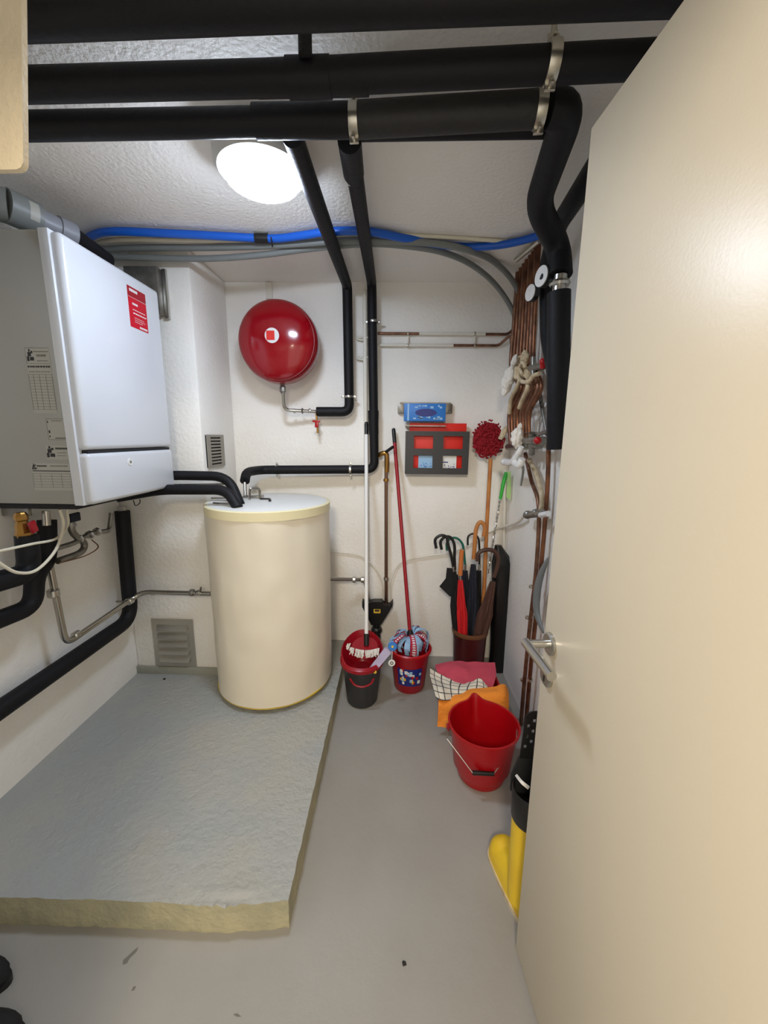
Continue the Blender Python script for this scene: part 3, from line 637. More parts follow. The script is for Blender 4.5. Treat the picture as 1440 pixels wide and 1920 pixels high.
w2 = empty('valve_cluster', P(1000, 828, X=.6), 'lower valve cluster with white covers and round red knob', 'valve')
ob('valve_body', G().tube([P(980, 826, X=.6), P(1020, 826, X=.6)], 0.016, 14).tube([P(997, 812, X=.6), P(997, 852, X=.62)], 0.013, 14).tube([P(1010, 814, X=.6), P(1028, 808, X=.6)], 0.008, 10).tube([P(985, 812, X=.62), P(1010, 815, X=.62)], 0.010, 12), m_steeldull, w2)
ob('manifold', G().tube([P(953, 838, X=.62), P(1012, 834, X=.62)], .018, 16).box(P(985, 832, X=.61), (.03, .10, .035), .006), m_steeldull, w2)
ob('knob', G().ball(P(1008, 826, X=.575), .0155, (1, 1, 1), 3), m_red, w2)
ob('white_cover', G().ball(P(970, 822, X=.57), .034, (0.85, 0.7, 1.4), 4, jit=0.3).ball(P(975, 800, X=.58), .012, (0.9, 0.9, 1.4), 3, jit=.3), m_whitecloth, w2)
ob('white_cover', G().ball(P(944, 812, X=.60), .027, (0.6, 0.8, 1.6), 3, Matrix.Rotation(R(28), 3, 'Y'), jit=0.35), m_beigewrap, w2)
ob('white_elbow', G().tube(cr([P(978, 838, X=.58), P(972, 850, X=.575), P(960, 866, X=.57), P(945, 866, X=.57)]), [0.011, 0.018], 14).ball(P(948, 866, X=.57), .022, (1, 1, .8), 3).tube(cr([P(965, 868, X=.57), P(974, 872, X=.575), P(979, 860, X=.58)]), 0.016, 14), m_white, w2)
ob('hanging_strap', G().tube(cr([P(976, 868, X=.6), P(981, 880, X=.6), P(977, 910, X=.61)]), [0.008, 0.004], 10), m_greypipe, w2)
# lower junction and horizontal painted pipe
w3 = empty('pipe_junction', P(1000, 962, X=.66), 'grey pipe junction on the right wall with white plug', 'fitting')
ob('junction_body', G().tube([P(987, 966, X=.64), P(1018, 962, X=.64)], 0.017, 16).ball(P(990, 965, X=.635), .02, (1, 1, 1), 3, jit=.2).ball(P(1004, 962, X=.635), .018, (1, 1, 1), 3, jit=.2), m_steeldull, w3)
ob('plug', G().tube([P(1014, 966, X=.625), P(1028, 963, X=.625)], 0.012, 16), m_white, w3)
ob('painted_pipe', G().tube(cr([P(984, 966, X=.66), P(972, 978, X=.665), P(955, 985, X=.67), P(935, 990, Y=2.38), P(915, 998, Y=2.385)]), 0.008, 12), m_whitepaint, None, 'cream pipe running left from the junction around the corner', 'pipe')
ob('painted_pipe', G().tube([P(947, 880, Y=2.37), P(942, 1200, Y=2.37)], 0.0085, 12), m_whitepaint, None, 'thin grey white pipe down the back right corner', 'pipe')
pts = cr([P(1028, 1046, X=.632), P(1013, 1082, X=.632), P(1006, 1118, X=.632), P(1007, 1152, X=.632), P(1019, 1186, X=.632)], 8)
ob('grey_hose', G().tube(pts, [.006+.020*math.sin(math.pi*k/(len(pts)-1))**.7 for k in range(len(pts))], 18, flat=0.5), m_greypipe, None, 'curved grey hose beside the copper pipes above the door handle', 'hose')

# ---------------------------------------------------------------- pipes under the boiler and on the left wall
XL = -1.365
lp = pipe('insulated_pipe', [P(229, 958, X=XL), P(246, 1160, X=XL), P(-60, 1372, X=XL)], 0.034, m_ins, 'black pipe down the left wall corner, then sloping along it toward the door', fr=0.09)
ob('top_nut', G().lathe([(0.02, 0), (0.02, 0.02)], Matrix.Translation(P(229, 957, X=XL)), 8), m_steel, lp)
sp = empty('steel_pipe', P(110, 1180, X=-1.33), 'bare chrome pipe looping down under the boiler and across to the tank', 'pipe')
XS = -1.335
run = [P(92, 1060, X=XS), P(112, 1200, X=XS), P(136, 1192, X=XS)]
ob('pipe_run', G().tube(fil([P(92, 1055, X=XS), P(123, 1208, X=XS), P(246, 1124, X=XS), P(268, 1110, Y=1.90), P(395, 1113, Y=1.93)], 0.045), 0.0125, 18), m_steelpipe, sp)
for x, y, d, r_ in ((100, 1112, (0, 0, 1), 0.021), (143, 1190, None, 0.016), (243, 1127, None, 0.019)):
    q = P(x, y, X=XS); dv_ = Vector(d) if d else (P(246, 1124, X=XS)-P(123, 1208, X=XS)).normalized()
    ob('coupling', G().lathe([(r_-.004, -.016), (r_, -.012), (r_, .012), (r_-.004, .016)], axm(q, dv_), 20), m_steel, sp)
for x, r_ in ((288, .0155), (360, .019), (372, .015)):
    ob('coupling', G().lathe([(r_-.003, -.010), (r_, -.006), (r_, .006), (r_-.003, .010)], axm(P(x, 1111, Y=1.915), (1, 0, 0)), 14), m_steel if r_ != .019 else m_steeldull, sp)
ob('vent_screw', G().tube([P(375, 1112, Y=1.92), P(377, 1101, Y=1.92)], 0.005, 8).tube([P(218, 1128, X=XS), P(240, 1128, X=XS)], 0.004, 8), m_steeldull, sp)
E0 = P(50, 1003, X=-1.28)
pipe('insulated_pipe', [E0, P(56, 1074, X=-1.28), P(-40, 1100, X=-1.28)], 0.034, m_ins, 'thick black pipe under the brass valve, bending left out of view', fr=0.05)
pipe('insulated_pipe', [P(88, 975, X=-1.34), P(90, 1050, X=-1.34), P(64, 1078, X=-1.33), P(64, 1136, X=-1.33), P(-50, 1180, X=-1.33)], 0.031, m_ins, 'black pipe beside the brass valve, dropping and bending left lower down', fr=0.06)
bv = empty('brass_valve', P(42, 985, X=-1.27), 'brass valve with red lever under the left end of the boiler', 'valve')
q = P(42, 985, X=-1.28)
ob('valve_body', G().lathe([(0.014, 0.045), (0.02, 0.035), (0.02, 0.02), (0.016, 0.015), (0.021, 0.0), (0.021, -0.02), (0.025, -0.025), (0.025, -0.04)], Matrix.Translation(q), 8), m_brass, bv)
ob('red_lever', G().box(P(62, 988, X=-1.24), (0.012, 0.026, 0.042), 0.005, Matrix.Rotation(R(14), 4, 'X')), m_reddark, bv)
bvb = empty('boiler_valve', P(143, 1000, X=-1.3), 'chrome valve with dark blue lever under the middle of the boiler', 'valve')
ob('valve_body', G().tube(cr([P(133, 972, X=-1.3), P(135, 995, X=-1.3), P(145, 1008, X=-1.3), P(158, 1020, X=-1.3), P(150, 1036, X=-1.3), P(108, 1052, X=-1.3)]), 0.013, 14).tube(fil([P(107, 1028, X=-1.3), P(140, 1018, X=-1.3), P(168, 1000, X=-1.3), P(205, 995, X=-1.31), P(209, 962, X=-1.31)], 0.02), 0.010, 14), m_steeldull, bvb)
for x, y in ((168, 1003), (182, 997), (135, 985), (148, 1010)):
    ob('valve_nut', G().lathe([(0.014, -0.007), (0.019, -0.004), (0.019, 0.004), (0.014, 0.007)], axm(P(x, y, X=-1.3), (0, 1, 0.2)), 8), m_steel, bvb)
ob('blue_lever', G().box(P(140, 970, X=-1.27), (0.012, 0.05, 0.035), 0.004), m_navy, bvb)
ob('capillary_wire', G().tube(cr([P(172, 1012, X=-1.29), P(184, 1026, X=-1.29), P(160, 1042, X=-1.29), P(110, 1056, X=-1.29)]), 0.0025, 8), m_copperdull, bvb)
ob('chrome_pipe', G().tube([P(86, 958, X=-1.3), P(88, 985, X=-1.3)], 0.013, 16), m_steelpipe, None, 'short chrome pipe stub under the boiler beside the cream cables', 'pipe')
ob('cream_cable', G().tube(cr([P(112, 955, X=-1.22), P(119, 985, X=-1.22), P(105, 1030, X=-1.2), (P(70, 1068, X=-1.2)), P(35, 1074, X=-1.2), P(5, 1060, X=-1.2), P(-20, 1040, X=-1.2)]), 0.005, 10), m_cream, None, 'cream cable hanging in a deep loop under the boiler', 'cable')
ob('cream_cable', G().tube(cr([P(125, 955, X=-1.24), P(127, 985, X=-1.24), P(105, 1010, X=-1.22), P(60, 1020, X=-1.2), P(0, 1033, X=-1.2), P(-20, 1036, X=-1.2)]), 0.0045, 10), m_cream, None, 'cream cable running nearly level left under the boiler', 'cable')

# ---------------------------------------------------------------- vents
def vent(name, xz, xs0, n, label):
    pass
a = P(283, 1160, Y=PIL-0.004); b = P(369, 1250, Y=PIL-0.004); W_ = b.x-a.x; H_ = a.z-b.z
vg = empty('vent_grille', Vector(((a.x+b.x)/2, PIL, b.z)), 'louvred metal vent grille low on the pillar beside the tank', 'vent')
zs = [0, 0.09*H_]; skip = set()
for k in range(5):
    zs += [H_*(0.11+0.165*k), H_*(0.11+0.165*k+0.10)]
zs = sorted(set(zs))+[H_]
xs = [0, W_*0.15, W_*0.86, W_]
for j in range(len(zs)-1):
    if any(abs(zs[j]-H_*(0.11+0.165*k)) < 1e-6 for k in range(5)): skip.add((1, j))
ob('face_plate', G().plate(xs, zs, skip, Vector((a.x, PIL-0.006, b.z)), (1, 0, 0), (0, 0, 1), (0, 1, 0), 0.002), m_ventsteel, vg)
ob('back_plate', G().box2((a.x+.002, PIL-0.002, b.z+.002), (b.x-.002, PIL, a.z-.002)), m_vent, vg)
for k in range(5):
    z = b.z+H_*(0.11+0.165*k)
    x0l, x1l = a.x+W_*.13, a.x+W_*.88; Pf = PIL-.006
    ob('louvre', G().add([(x0l, Pf, z+H_*.115), (x1l, Pf, z+H_*.115), (x1l-.006, Pf-.020, z+.004), (x0l+.006, Pf-.020, z+.004), (x0l, Pf, z+H_*.01), (x1l, Pf, z+H_*.01), (x1l-.006, Pf-.018, z), (x0l+.006, Pf-.018, z)],
       [(0, 1, 2, 3), (1, 5, 6, 2), (0, 3, 7, 4), (3, 2, 6, 7)]), m_ventsteel, vg)
# small vent on the pillar's side face
xv = PILX+0.004
y0_ = P(385, 815, X=xv).y; y1_ = P(417, 815, X=xv).y; z1_ = P(385, 815, X=xv).z; z0_ = P(388, 878, X=xv).z
vs_ = empty('vent_grille', (xv, (y0_+y1_)/2, z0_), 'small brown grey slotted vent high on the pillar side', 'vent')
zs = []; H_ = z1_-z0_; skip = set()
for k in range(9): zs += [H_*(0.08+0.1*k), H_*(0.08+0.1*k+0.045)]
zs = [0]+zs+[H_]; xs = [0, (y1_-y0_)*.2, (y1_-y0_)*.8, y1_-y0_]
for j in range(1, len(zs)-1, 2): skip.add((1, j))
ob('face_plate', G().plate(xs, zs, skip, Vector((xv+0.006, y0_, z0_)), (0, 1, 0), (0, 0, 1), (-1, 0, 0), 0.003), m_vent, vs_)
ob('back_plate', G().box2((xv-.004, y0_+.002, z0_+.002), (xv-.001, y1_-.002, z1_-.002)), m_gap, vs_)

# ---------------------------------------------------------------- stuff on the wall right of the tank
sp = empty('steel_pipe', P(660, 1087, Y=2.33), 'short chrome pipe from the tank into the black drain funnel', 'pipe')
ob('pipe_run', G().tube(fil([P(600, 1085, Y=2.2), P(684, 1087, Y=2.33), P(693, 1140, Y=2.33)], 0.03), 0.011, 16), m_steelpipe, sp)
for x in (664, 680): ob('coupling', G().lathe([(0.013, -0.012), (0.019, -0.008), (0.019, 0.008), (0.013, 0.012)], axm(P(x, 1087, Y=2.30), (1, 0, 0)), 16), m_steel, sp)
dp = empty('drain_pipe', P(724, 1130, Y=2.34), 'brown steel vertical pipe with tap leading into the drain funnel', 'pipe')
ob('pipe_run', G().tube([P(724, 852, Y=2.34), P(724, 1135, Y=2.34)], 0.0105, 16), m_darkpipe, dp)
for y in (900, 1085): clamp(P(724, y, Y=2.34), (0, 0, 1), 0.0135, dp, m_brass if y == 900 else m_steel, wid=0.016, ears=False)
ob('tap', G().tube(cr([P(710, 854, Y=2.34), P(718, 850, Y=2.32), P(725, 853, Y=2.32), P(725, 885, Y=2.335)]), 0.014, 14), m_brass, dp)
ob('tap_lever', G().tube([P(720, 850, Y=2.32), P(737, 838, Y=2.28)], 0.009, 12), m_black, dp)
fn = empty('drain_funnel', P(706, 1190, Y=2.33), 'black plastic drain funnel with yellow label low on the wall', 'funnel')
yf = 2.33; outl = [(679, 1128), (684, 1133), (700, 1129), (716, 1129), (722, 1136), (731, 1136), (737, 1129), (736, 1137), (718, 1166), (714, 1172), (696, 1172), (692, 1164), (679, 1138)]
ob('funnel_body', G().prism([P(x, y, Y=yf-.04) for x, y in outl], (0, 0.055, 0)), m_black, fn)
ob('trap', G().ball(P(706, 1181, Y=yf-.01), 0.036, (1, 1, .85), 3).tube([P(706, 1165, Y=yf-.01), P(706, 1205, Y=yf-.01)], 0.026, 20), m_black, fn)
lb = ob('yellow_label', G().box(P(707, 1146, Y=yf-.042), (0.042, 0.002, 0.026)), m_yelllabel, fn)
ob('label_print', G().box(P(707, 1145, Y=yf-.0435), (0.028, 0.001, 0.012)), m_ink, lb)
for pts, lb in (([P(600, 1034, Y=2.385), P(640, 1036, Y=2.385), P(675, 1042, Y=2.385), P(700, 1062, Y=2.385), P(716, 1092, Y=2.37), P(717, 1130, Y=2.36)], 'thin grey cable curving from behind the tank to the funnel'),
                ([P(731, 1130, Y=2.36), P(732, 1092, Y=2.37), P(745, 1062, Y=2.385), P(765, 1050, Y=2.385), P(800, 1043, Y=2.385), P(850, 1034, Y=2.385), P(912, 1002, Y=2.385)], 'thin grey cable curving from the funnel toward the umbrellas')):
    ob('wall_cable', G().tube(cr(pts), 0.0045, 8), m_whitepaint, None, lb, 'cable')

# wall rack with red folder
a = P(761, 808, Y=2.32); b = P(877, 890, Y=2.32)
rk = empty('wall_rack', Vector(((a.x+b.x)/2, 2.4, b.z)), 'black wall rack with four cut out windows on the back wall', 'rack')
W_ = b.x-a.x; H_ = a.z-b.z; fx = lambda x: (x-761)/116*W_; fz = lambda y: (890-y)/82*H_
ob('front_plate', G().plate([0, fx(776), fx(811), fx(830), fx(865), W_], [0, fz(878), fz(854), fz(841), fz(817), H_], {(1, 1), (3, 1), (1, 3), (3, 3)}, Vector((a.x, 2.318, b.z)), (1, 0, 0), (0, 0, 1), (0, 1, 0), 0.003), m_darkbucket, rk)
ob('side_panel', G().box2((a.x, 2.321, b.z), (a.x+.003, 2.395, a.z)), m_darkbucket, rk)
ob('side_panel', G().box2((b.x-.003, 2.321, b.z), (b.x, 2.395, a.z)), m_darkbucket, rk)
ob('bottom_panel', G().box2((a.x, 2.321, b.z), (b.x, 2.395, b.z+.003)), m_darkbucket, rk)
ob('back_panel', G().box2((a.x, 2.392, b.z), (b.x, 2.396, a.z)), m_darkbucket, rk)
t = P(768, 793, Y=2.36)
ob('red_folder', G().box2((P(768, 800, Y=2.345).x, 2.345, b.z+.004), (P(875, 800, Y=2.345).x, 2.375, P(768, 793, Y=2.345).z), 0.002), m_redbright, None, 'bright red folder standing in the black wall rack', 'folder')
for n_, x0, x1, y0__, y1__, m_, lb, yy in (('paper_leaflet', 785, 812, 842, 880, m_lightprint, 'pale blue leaflet in the lower left rack window', 2.335), ('paper_leaflet', 828, 855, 842, 880, m_white, 'white leaflet with blue heading in the lower right rack window', 2.335)):
    q0 = P(x0, y0__, Y=yy); q1 = P(x1, y1__, Y=yy); lf = ob(n_, G().box2((q0.x, yy, b.z+.004), (q1.x, yy+.003, q0.z)), m_, None, lb, 'leaflet')
    r_ = random.Random(x0); g = G()
    for k in range(14): 
        cx_ = r_.uniform(q0.x+.008, q1.x-.01); cz_ = r_.uniform(b.z+.02, b.z+.065); g.box((cx_, yy-.0004, cz_), (r_.uniform(.004, .014), .0008, r_.uniform(.002, .006)))
    if m_ is m_white: g.box((q0.x+.022, yy-.0004, P(0, 857, Y=yy).z), (.036, .0008, .006))
    ob('leaflet_print', g, m_bluesticker if m_ is m_lightprint else m_darkblue, lf)
# bracket and blue wipes box
br = empty('wall_bracket', P(796, 770, Y=2.39), 'grey metal bracket on the back wall holding the blue box', 'bracket')
g = G()
for x0, x1 in ((746, 762), (830, 848)):
    q0 = P(x0, 757, Y=2.37); q1 = P(x1, 775, Y=2.37); g.box2((q0.x, 2.372, q1.z), (q1.x, 2.396, q0.z), .003)
q0 = P(750, 754, Y=2.39); q1 = P(845, 760, Y=2.39); g.box2((q0.x, 2.388, q1.z), (q1.x, 2.396, q0.z))
g.box2((P(760, 788, Y=2.37).x, 2.312, P(0, 792, Y=2.315).z), (P(834, 788, Y=2.37).x, 2.396, P(0, 790, Y=2.315).z))
ob('bracket_plate', g, m_steeldull, br)
g = G()
for x in (751, 843): g.ball(P(x, 772, Y=2.366), 0.005, (1, 1, 1), 2)
ob('screw', g, m_steel, br)
q0 = P(758, 756, Y=2.315); q1 = P(835, 790, Y=2.315)
bx = empty('wipes_box', Vector(((q0.x+q1.x)/2, 2.34, q1.z)), 'blue and white cardboard wipes box in the metal bracket', 'box')
ob('carton', G().box2((q0.x, 2.315, q1.z), (q1.x, 2.37, q0.z), .002), m_bluesticker, bx)
g = G(); Wb = q1.x-q0.x; Hb = q0.z-q1.z; r_ = random.Random(5)
g.box2((q0.x+Wb*.08, 2.3142, q1.z+.002), (q0.x+Wb*.12, 2.315, q0.z-.002))
for k in range(20): g.box((q0.x+Wb*r_.uniform(.25, .92), 2.3146, q1.z+Hb*r_.choice((.15, .22, .78, .86))), (r_.uniform(.008, .02), .0008, r_.uniform(.004, .012)))
ob('carton_print', g, m_lightprint, bx)
ob('opening', G().lathe([(0, .0015), (1, .0015), (1, 0)], Matrix.Translation(((q0.x+q1.x)/2+.006, 2.3150, (q0.z+q1.z)/2-.002)) @ Matrix.Rotation(R(90), 4, 'X') @ Matrix.Diagonal((Wb*.26, Hb*.22, 1, 1)), 32, cap=False), m_darkblue, bx)

# ---------------------------------------------------------------- red chenille duster
hd = P(915, 824, Y=2.31); du = empty('floor_duster', P(905, 1190, Y=2.2), 'round red chenille duster head up on a long wooden stick', 'duster')
g = G(); r_ = random.Random(8); rr = M(33, hd)
g.ball(hd, rr*.86, (1, .35, 1.1), 3)
for k in range(330):
    an = r_.uniform(0, 2*math.pi); q = math.sqrt(r_.random()); d = Vector((math.cos(an)*q, 0, math.sin(an)*q*1.15))
    c = hd+d*rr*.93+Vector((0, -rr*.42*math.sqrt(max(0, 1-q*q)), 0)); l = 0.011; dr = Vector((r_.uniform(-1, 1), r_.uniform(-.9, .2), r_.uniform(-1, 1))).normalized()
    g.tube([c-dr*l*.5, c-dr*l*.25, c+dr*l*.25, c+dr*l*.5], [.0015, .0035, .0035, .0015], 6) if False else g.ball(c, 0.0048, (1, 1, 1.9), 1, dr.to_track_quat('Z', 'Y').to_matrix())
ob('duster_head', g, m_chenille, du)
ob('stick', G().tube([P(920, 860, Y=2.30), P(913, 980, Y=2.28), P(908, 1100, Y=2.26), P(902, 1170, Y=2.25)], 0.0115, 14), m_wood, du)
ob('head_plate', G().tube([P(918, 850, Y=2.32), P(941, 845, Y=2.33)], 0.007, 10), m_black, du)
# green static duster with twisted silver rod
gd_ = empty('hand_duster', P(905, 1060, Y=2.2), 'green handled duster hanging upside down on a twisted silver rod', 'duster')
g = G()
for ph in (0, math.pi):
    pts = []; a = P(938, 935, Y=2.28); b = P(915, 1075, Y=2.2)
    for k in range(90): t = k/89; pts.append(a.lerp(b, t)+Vector((math.cos(t*60+ph), math.sin(t*60+ph), 0))*0.0032)
    g.tube(pts, 0.0034, 6)
ob('twisted_rod', g, m_steel, gd_)
ob('handle', G().tube([P(950, 886, Y=2.30), P(944, 905, Y=2.29), P(938, 936, Y=2.28)], [0.013, 0.009], 12), m_greenpl, gd_)
ob('fabric_tab', G().sheet([[P(951, 884, Y=2.29), P(958, 884, Y=2.28)], [P(951, 910, Y=2.29), P(958, 912, Y=2.28)], [P(949, 932, Y=2.29), P(957, 938, Y=2.28)]], 5, .001, 30, .004), m_palegreen, gd_)

# ---------------------------------------------------------------- umbrella stand and umbrellas
SX = P(881, 1178, Y=2.24).x; SY = 2.235
sd = empty('umbrella_stand', (SX, SY, 0), 'dark red umbrella stand with brown rim in the back corner', 'umbrella stand')
ob('stand_body', G().lathe([(0, 0), (0.088, 0), (0.09, 0.01), (0.101, 0.275), (0.095, 0.28), (0.085, 0.02), (0, 0.02)], Vector((SX, SY, 0)), 40, cap=False), m_stand, sd)
ob('stand_rim', G().lathe([(0.098, 0.262), (0.106, 0.265), (0.109, 0.277), (0.106, 0.29), (0.097, 0.29), (0.094, 0.277), (0.098, 0.262)], Vector((SX, SY, 0)), 40, cap=False), m_standrim, sd)
def umbrella(hpts, hr, hm, neck, tipx, cloth, label, r1=0.022, hy=2.15, steel=True, dyb=0.0, flap=None, name='umbrella'):
    base = Vector((SX+tipx, SY+dyb, 0.04))
    u = empty(name, base, label, 'umbrella' if name == 'umbrella' else 'cane', 'umbrellas in the dark red stand' if name == 'umbrella' else None)
    hp = cr([P(x, y, Y=hy) for x, y in hpts], 7)
    top = P(neck[0], neck[1], Y=hy)
    ob('handle', G().tube(hp+[top], hr, 12), hm, u)
    if cloth is None:
        ob('shaft', G().tube([top, base], hr*.85, 12), hm, u); return u
    d = (base-top); st_ = top+d*.03
    if steel: ob('ferrule', G().tube([top-d*.01, top+d*.06], 0.0075, 12), m_steel, u)
    g = G(); n = 24; vs = []; L = 14
    for j in range(L+1):
        t = j/L; c = (top+d*.05).lerp(base, t); rad = r1*(0.45+0.75*min(1, t*2.6)) if t < .35 else r1*(1.2-.6*(t-.35))
        for k in range(n):
            an = 2*math.pi*k/n; rr = rad*(1+.22*math.cos(8*an+t*4))
            vs.append(c+Vector((math.cos(an)*rr, math.sin(an)*rr, 0)))
    g.add(vs, [(j*n+k, j*n+(k+1) % n, (j+1)*n+(k+1) % n, (j+1)*n+k) for j in range(L) for k in range(n)]+[tuple(range(n-1, -1, -1)), tuple(range(L*n, L*n+n))])
    if flap: g.prism([P(x, y, Y=hy+.01) for x, y in flap], (0, .006, 0))
    ob('canopy', g, cloth, u); return u
umbrella([(818, 1028), (816, 1012), (826, 1004), (837, 1007), (840, 1020), (846, 1042)], .0085, m_black, (850, 1062), -.045, m_blackcloth, 'black folded umbrella with curved black handle, leftmost in the stand', .026, 2.19, flap=[(838, 1065), (850, 1066), (850, 1120), (843, 1118), (824, 1100), (836, 1085)])
umbrella([(828, 1030), (826, 1016), (834, 1007), (845, 1008), (852, 1022), (852, 1045)], .0085, m_black, (853, 1068), -.02, m_blackcloth, 'black folded umbrella with crook handle just right of the leftmost', .026, 2.22)
umbrella([(838, 1032), (838, 1018), (846, 1009), (858, 1010), (867, 1020), (870, 1035)], .007, m_green, (872, 1060), -.03, m_navy, 'folded navy umbrella with green curved handle', .03, 2.25, dyb=.03)
umbrella([(866, 1031), (865, 1045), (864, 1060)], .013, m_woodor, (863, 1078), -.035, m_redcloth, 'folded red umbrella with straight orange wooden handle', .024, 2.165, dyb=-.035)
umbrella([(907, 1006), (909, 988), (901, 979), (894, 988), (891, 1005), (890, 1025)], .012, m_wood, (888, 1048), .01, m_navy, 'folded navy umbrella with light wooden crook handle', .028, 2.22, steel=False)
umbrella([(877, 1022), (878, 1006), (888, 1001), (897, 1010), (899, 1030)], .006, m_black, (899, 1060), .02, m_blackcloth, 'black umbrella with thin crook handle, behind the wooden crook', .026, 2.28, dyb=.035)
umbrella([(895, 1052), (897, 1038), (910, 1031), (926, 1033), (934, 1046), (932, 1065)], .012, m_brown, (926, 1082), .02, m_browncloth, 'brown folded umbrella with wide dark brown crook handle', .032, 2.165, steel=False, dyb=-.025)
# black tall bag in the corner
g = G(); L = 26; n = 28; vs = []
axp = [P(934, 1022, Y=2.27), P(942, 1060, Y=2.27), P(941, 1120, Y=2.265), P(938, 1180, Y=2.265), Vector((P(934, 1240, Y=2.26).x, 2.26, 0.0))]
cc_ = cr(axp, 8); mL = len(cc_)
for j, c in enumerate(cc_):
    t = j/(mL-1); w_ = .018+.038*min(1, t*4.5)
    for k in range(n):
        an = 2*math.pi*k/n; rr = 1+.14*noise.noise(Vector((math.cos(an)*2, math.sin(an)*2, t*4)))
        vs.append(c+Vector((math.cos(an)*w_*rr*1.05, math.sin(an)*w_*rr*.7, 0)))
g.add(vs, [(j*n+k, j*n+(k+1) % n, (j+1)*n+(k+1) % n, (j+1)*n+k) for j in range(mL-1) for k in range(n)]+[tuple(range(n-1, -1, -1)), tuple(range((mL-1)*n, mL*n))])
ob('black_bag', g, mat('glossy_black_bag', rgb(14, 14, 15), .38, bump=.4, bscale=12), None, 'tall black bag leaning in the corner behind the umbrella stand', 'bag')

# ---------------------------------------------------------------- wringer bucket and white mop
b0 = P(677, 1326, Z=0.0); BXm, BYm = b0.x, b0.y+.075
wb = empty('mop_bucket', (BXm, BYm, 0), 'dark grey mop bucket with red wringer beside the tank', 'bucket')
V = Vector((BXm, BYm, 0))
ob('bucket_body', G().lathe([(0, 0.0), (0.078, 0.0), (0.084, 0.008), (0.106, 0.23), (0.11, 0.235), (0.10, 0.235), (0.08, 0.012), (0, 0.012)], V, 48, sy=1.12, cap=False), m_darkbucket, wb)
ob('red_rim', G().lathe([(0.106, 0.222), (0.117, 0.226), (0.119, 0.244), (0.112, 0.25), (0.100, 0.246), (0.102, 0.228), (0.106, 0.222)], V, 48, sy=1.12, cap=False), m_reddark, wb)
g = G(); n = 48; vs = []
for j, (r_, z_, q_) in enumerate(((.112, .245, 0), (.114, .27, .07), (.106, .275, .075), (.085, .23, .03), (.05, .19, 0), (0.0, .185, 0))):
    for k in range(n):
        an = 2*math.pi*k/n; back = max(0, math.sin(an)*.6+.4)
        vs.append(V+Vector((math.cos(an)*r_, math.sin(an)*r_*1.12, z_+(q_*back if j in (1, 2, 3) else 0)-(0.02*(1-back) if j in (1, 2) else 0))))
g.add(vs, [(j*n+k, j*n+(k+1) % n, (j+1)*n+(k+1) % n, (j+1)*n+k) for j in range(5) for k in range(n)])
ob('wringer', g, m_reddark, wb)
ob('front_lip', G().tube(cr([P(656, 1272, Y=BYm-.12), P(665, 1284, Y=BYm-.125), P(680, 1288, Y=BYm-.127), P(695, 1282, Y=BYm-.125), P(701, 1272, Y=BYm-.12)]), 0.005, 10), m_reddark, wb)
mp = empty('mop', V+Vector((0.01, 0, 0.2)), 'mop with white pole and white fringe standing in the wringer', 'mop')
pt = P(687, 812, Y=2.34); pbm = P(687, 1196, Y=BYm+.02)
ob('pole', G().tube([pt, pbm], 0.0105, 16), m_white, mp)
ob('pole_grip', G().tube([pt+(pt-pbm).normalized()*.055, pt-(pt-pbm).normalized()*.01], 0.0115, 16).ball(pt+(pt-pbm).normalized()*.06, .011, (1, 1, .8), 2), m_black, mp)
ob('pole_socket', G().tube([pbm+(pt-pbm)*.02, pbm-(pt-pbm).normalized()*.04], 0.014, 16), m_black, mp)
ob('mop_disc', G().lathe([(0, .0), (.07, 0), (.075, -.012), (.03, -.03), (0, -.03)], Matrix.Translation(P(684, 1212, Y=BYm+.0)) @ Matrix.Rotation(R(18), 4, 'X'), 32, cap=False), m_reddark, mp)
g = G(); r_ = random.Random(3)
for k in range(60):
    x = 658+54*r_.random(); y = 1219+5*math.sin((x-660)/52*3.1); c = P(x, y, Y=BYm-.05-.02*r_.random()); l_ = r_.uniform(.5, 1.5); g.tube(cr([c+Vector((0, .012, .006)), c, c+Vector((r_.uniform(-.01, .01), -.012*l_, -.016*l_))], 3), [.0036, .0022], 6)
for k in range(10):
    c = P(652+6*r_.random(), 1206+9*r_.random(), Y=BYm-.01); g.tube([c, c+Vector((-.006, -.008, -.016))], .004, 6)
ob('fringe', g, m_whitecloth, mp)

# ---------------------------------------------------------------- red bucket with picture label and strip mop
b0 = P(768, 1300, Z=0.0); V = Vector((b0.x, b0.y+.075, 0))
rb = empty('red_bucket', V, 'red bucket with colourful label holding the blue strip mop', 'bucket')
ob('bucket_body', G().lathe([(0, 0), (.082, 0), (.088, .01), (.112, .235), (.12, .238), (.12, .245), (.108, .243), (.084, .014), (0, .012)], V, 48, cap=False), m_reddark, rb)
ob('bucket_rim', G().lathe([(.112, .228), (.121, .230), (.124, .244), (.116, .25), (.108, .244), (.112, .228)], V, 48, cap=False), m_red, rb)
def curved(V, r0_, r1_, z0, z1, a0, a1, off, nu=14, nv=4):
    vs = []
    for j in range(nv+1):
        z = z0+(z1-z0)*j/nv; r_ = r0_+(r1_-r0_)*z/.235+off
        for i in range(nu+1):
            an = a0+(a1-a0)*i/nu; vs.append(V+Vector((math.cos(an)*r_, math.sin(an)*r_, z)))
    return G().add(vs, [(j*(nu+1)+i, j*(nu+1)+i+1, (j+1)*(nu+1)+i+1, (j+1)*(nu+1)+i) for j in range(nv) for i in range(nu)])
lbb = ob('picture_label', curved(V, .087, .1125, .055, .165, R(-90-42), R(-90+38), .0012), m_darkblue, rb)
r_ = random.Random(12)
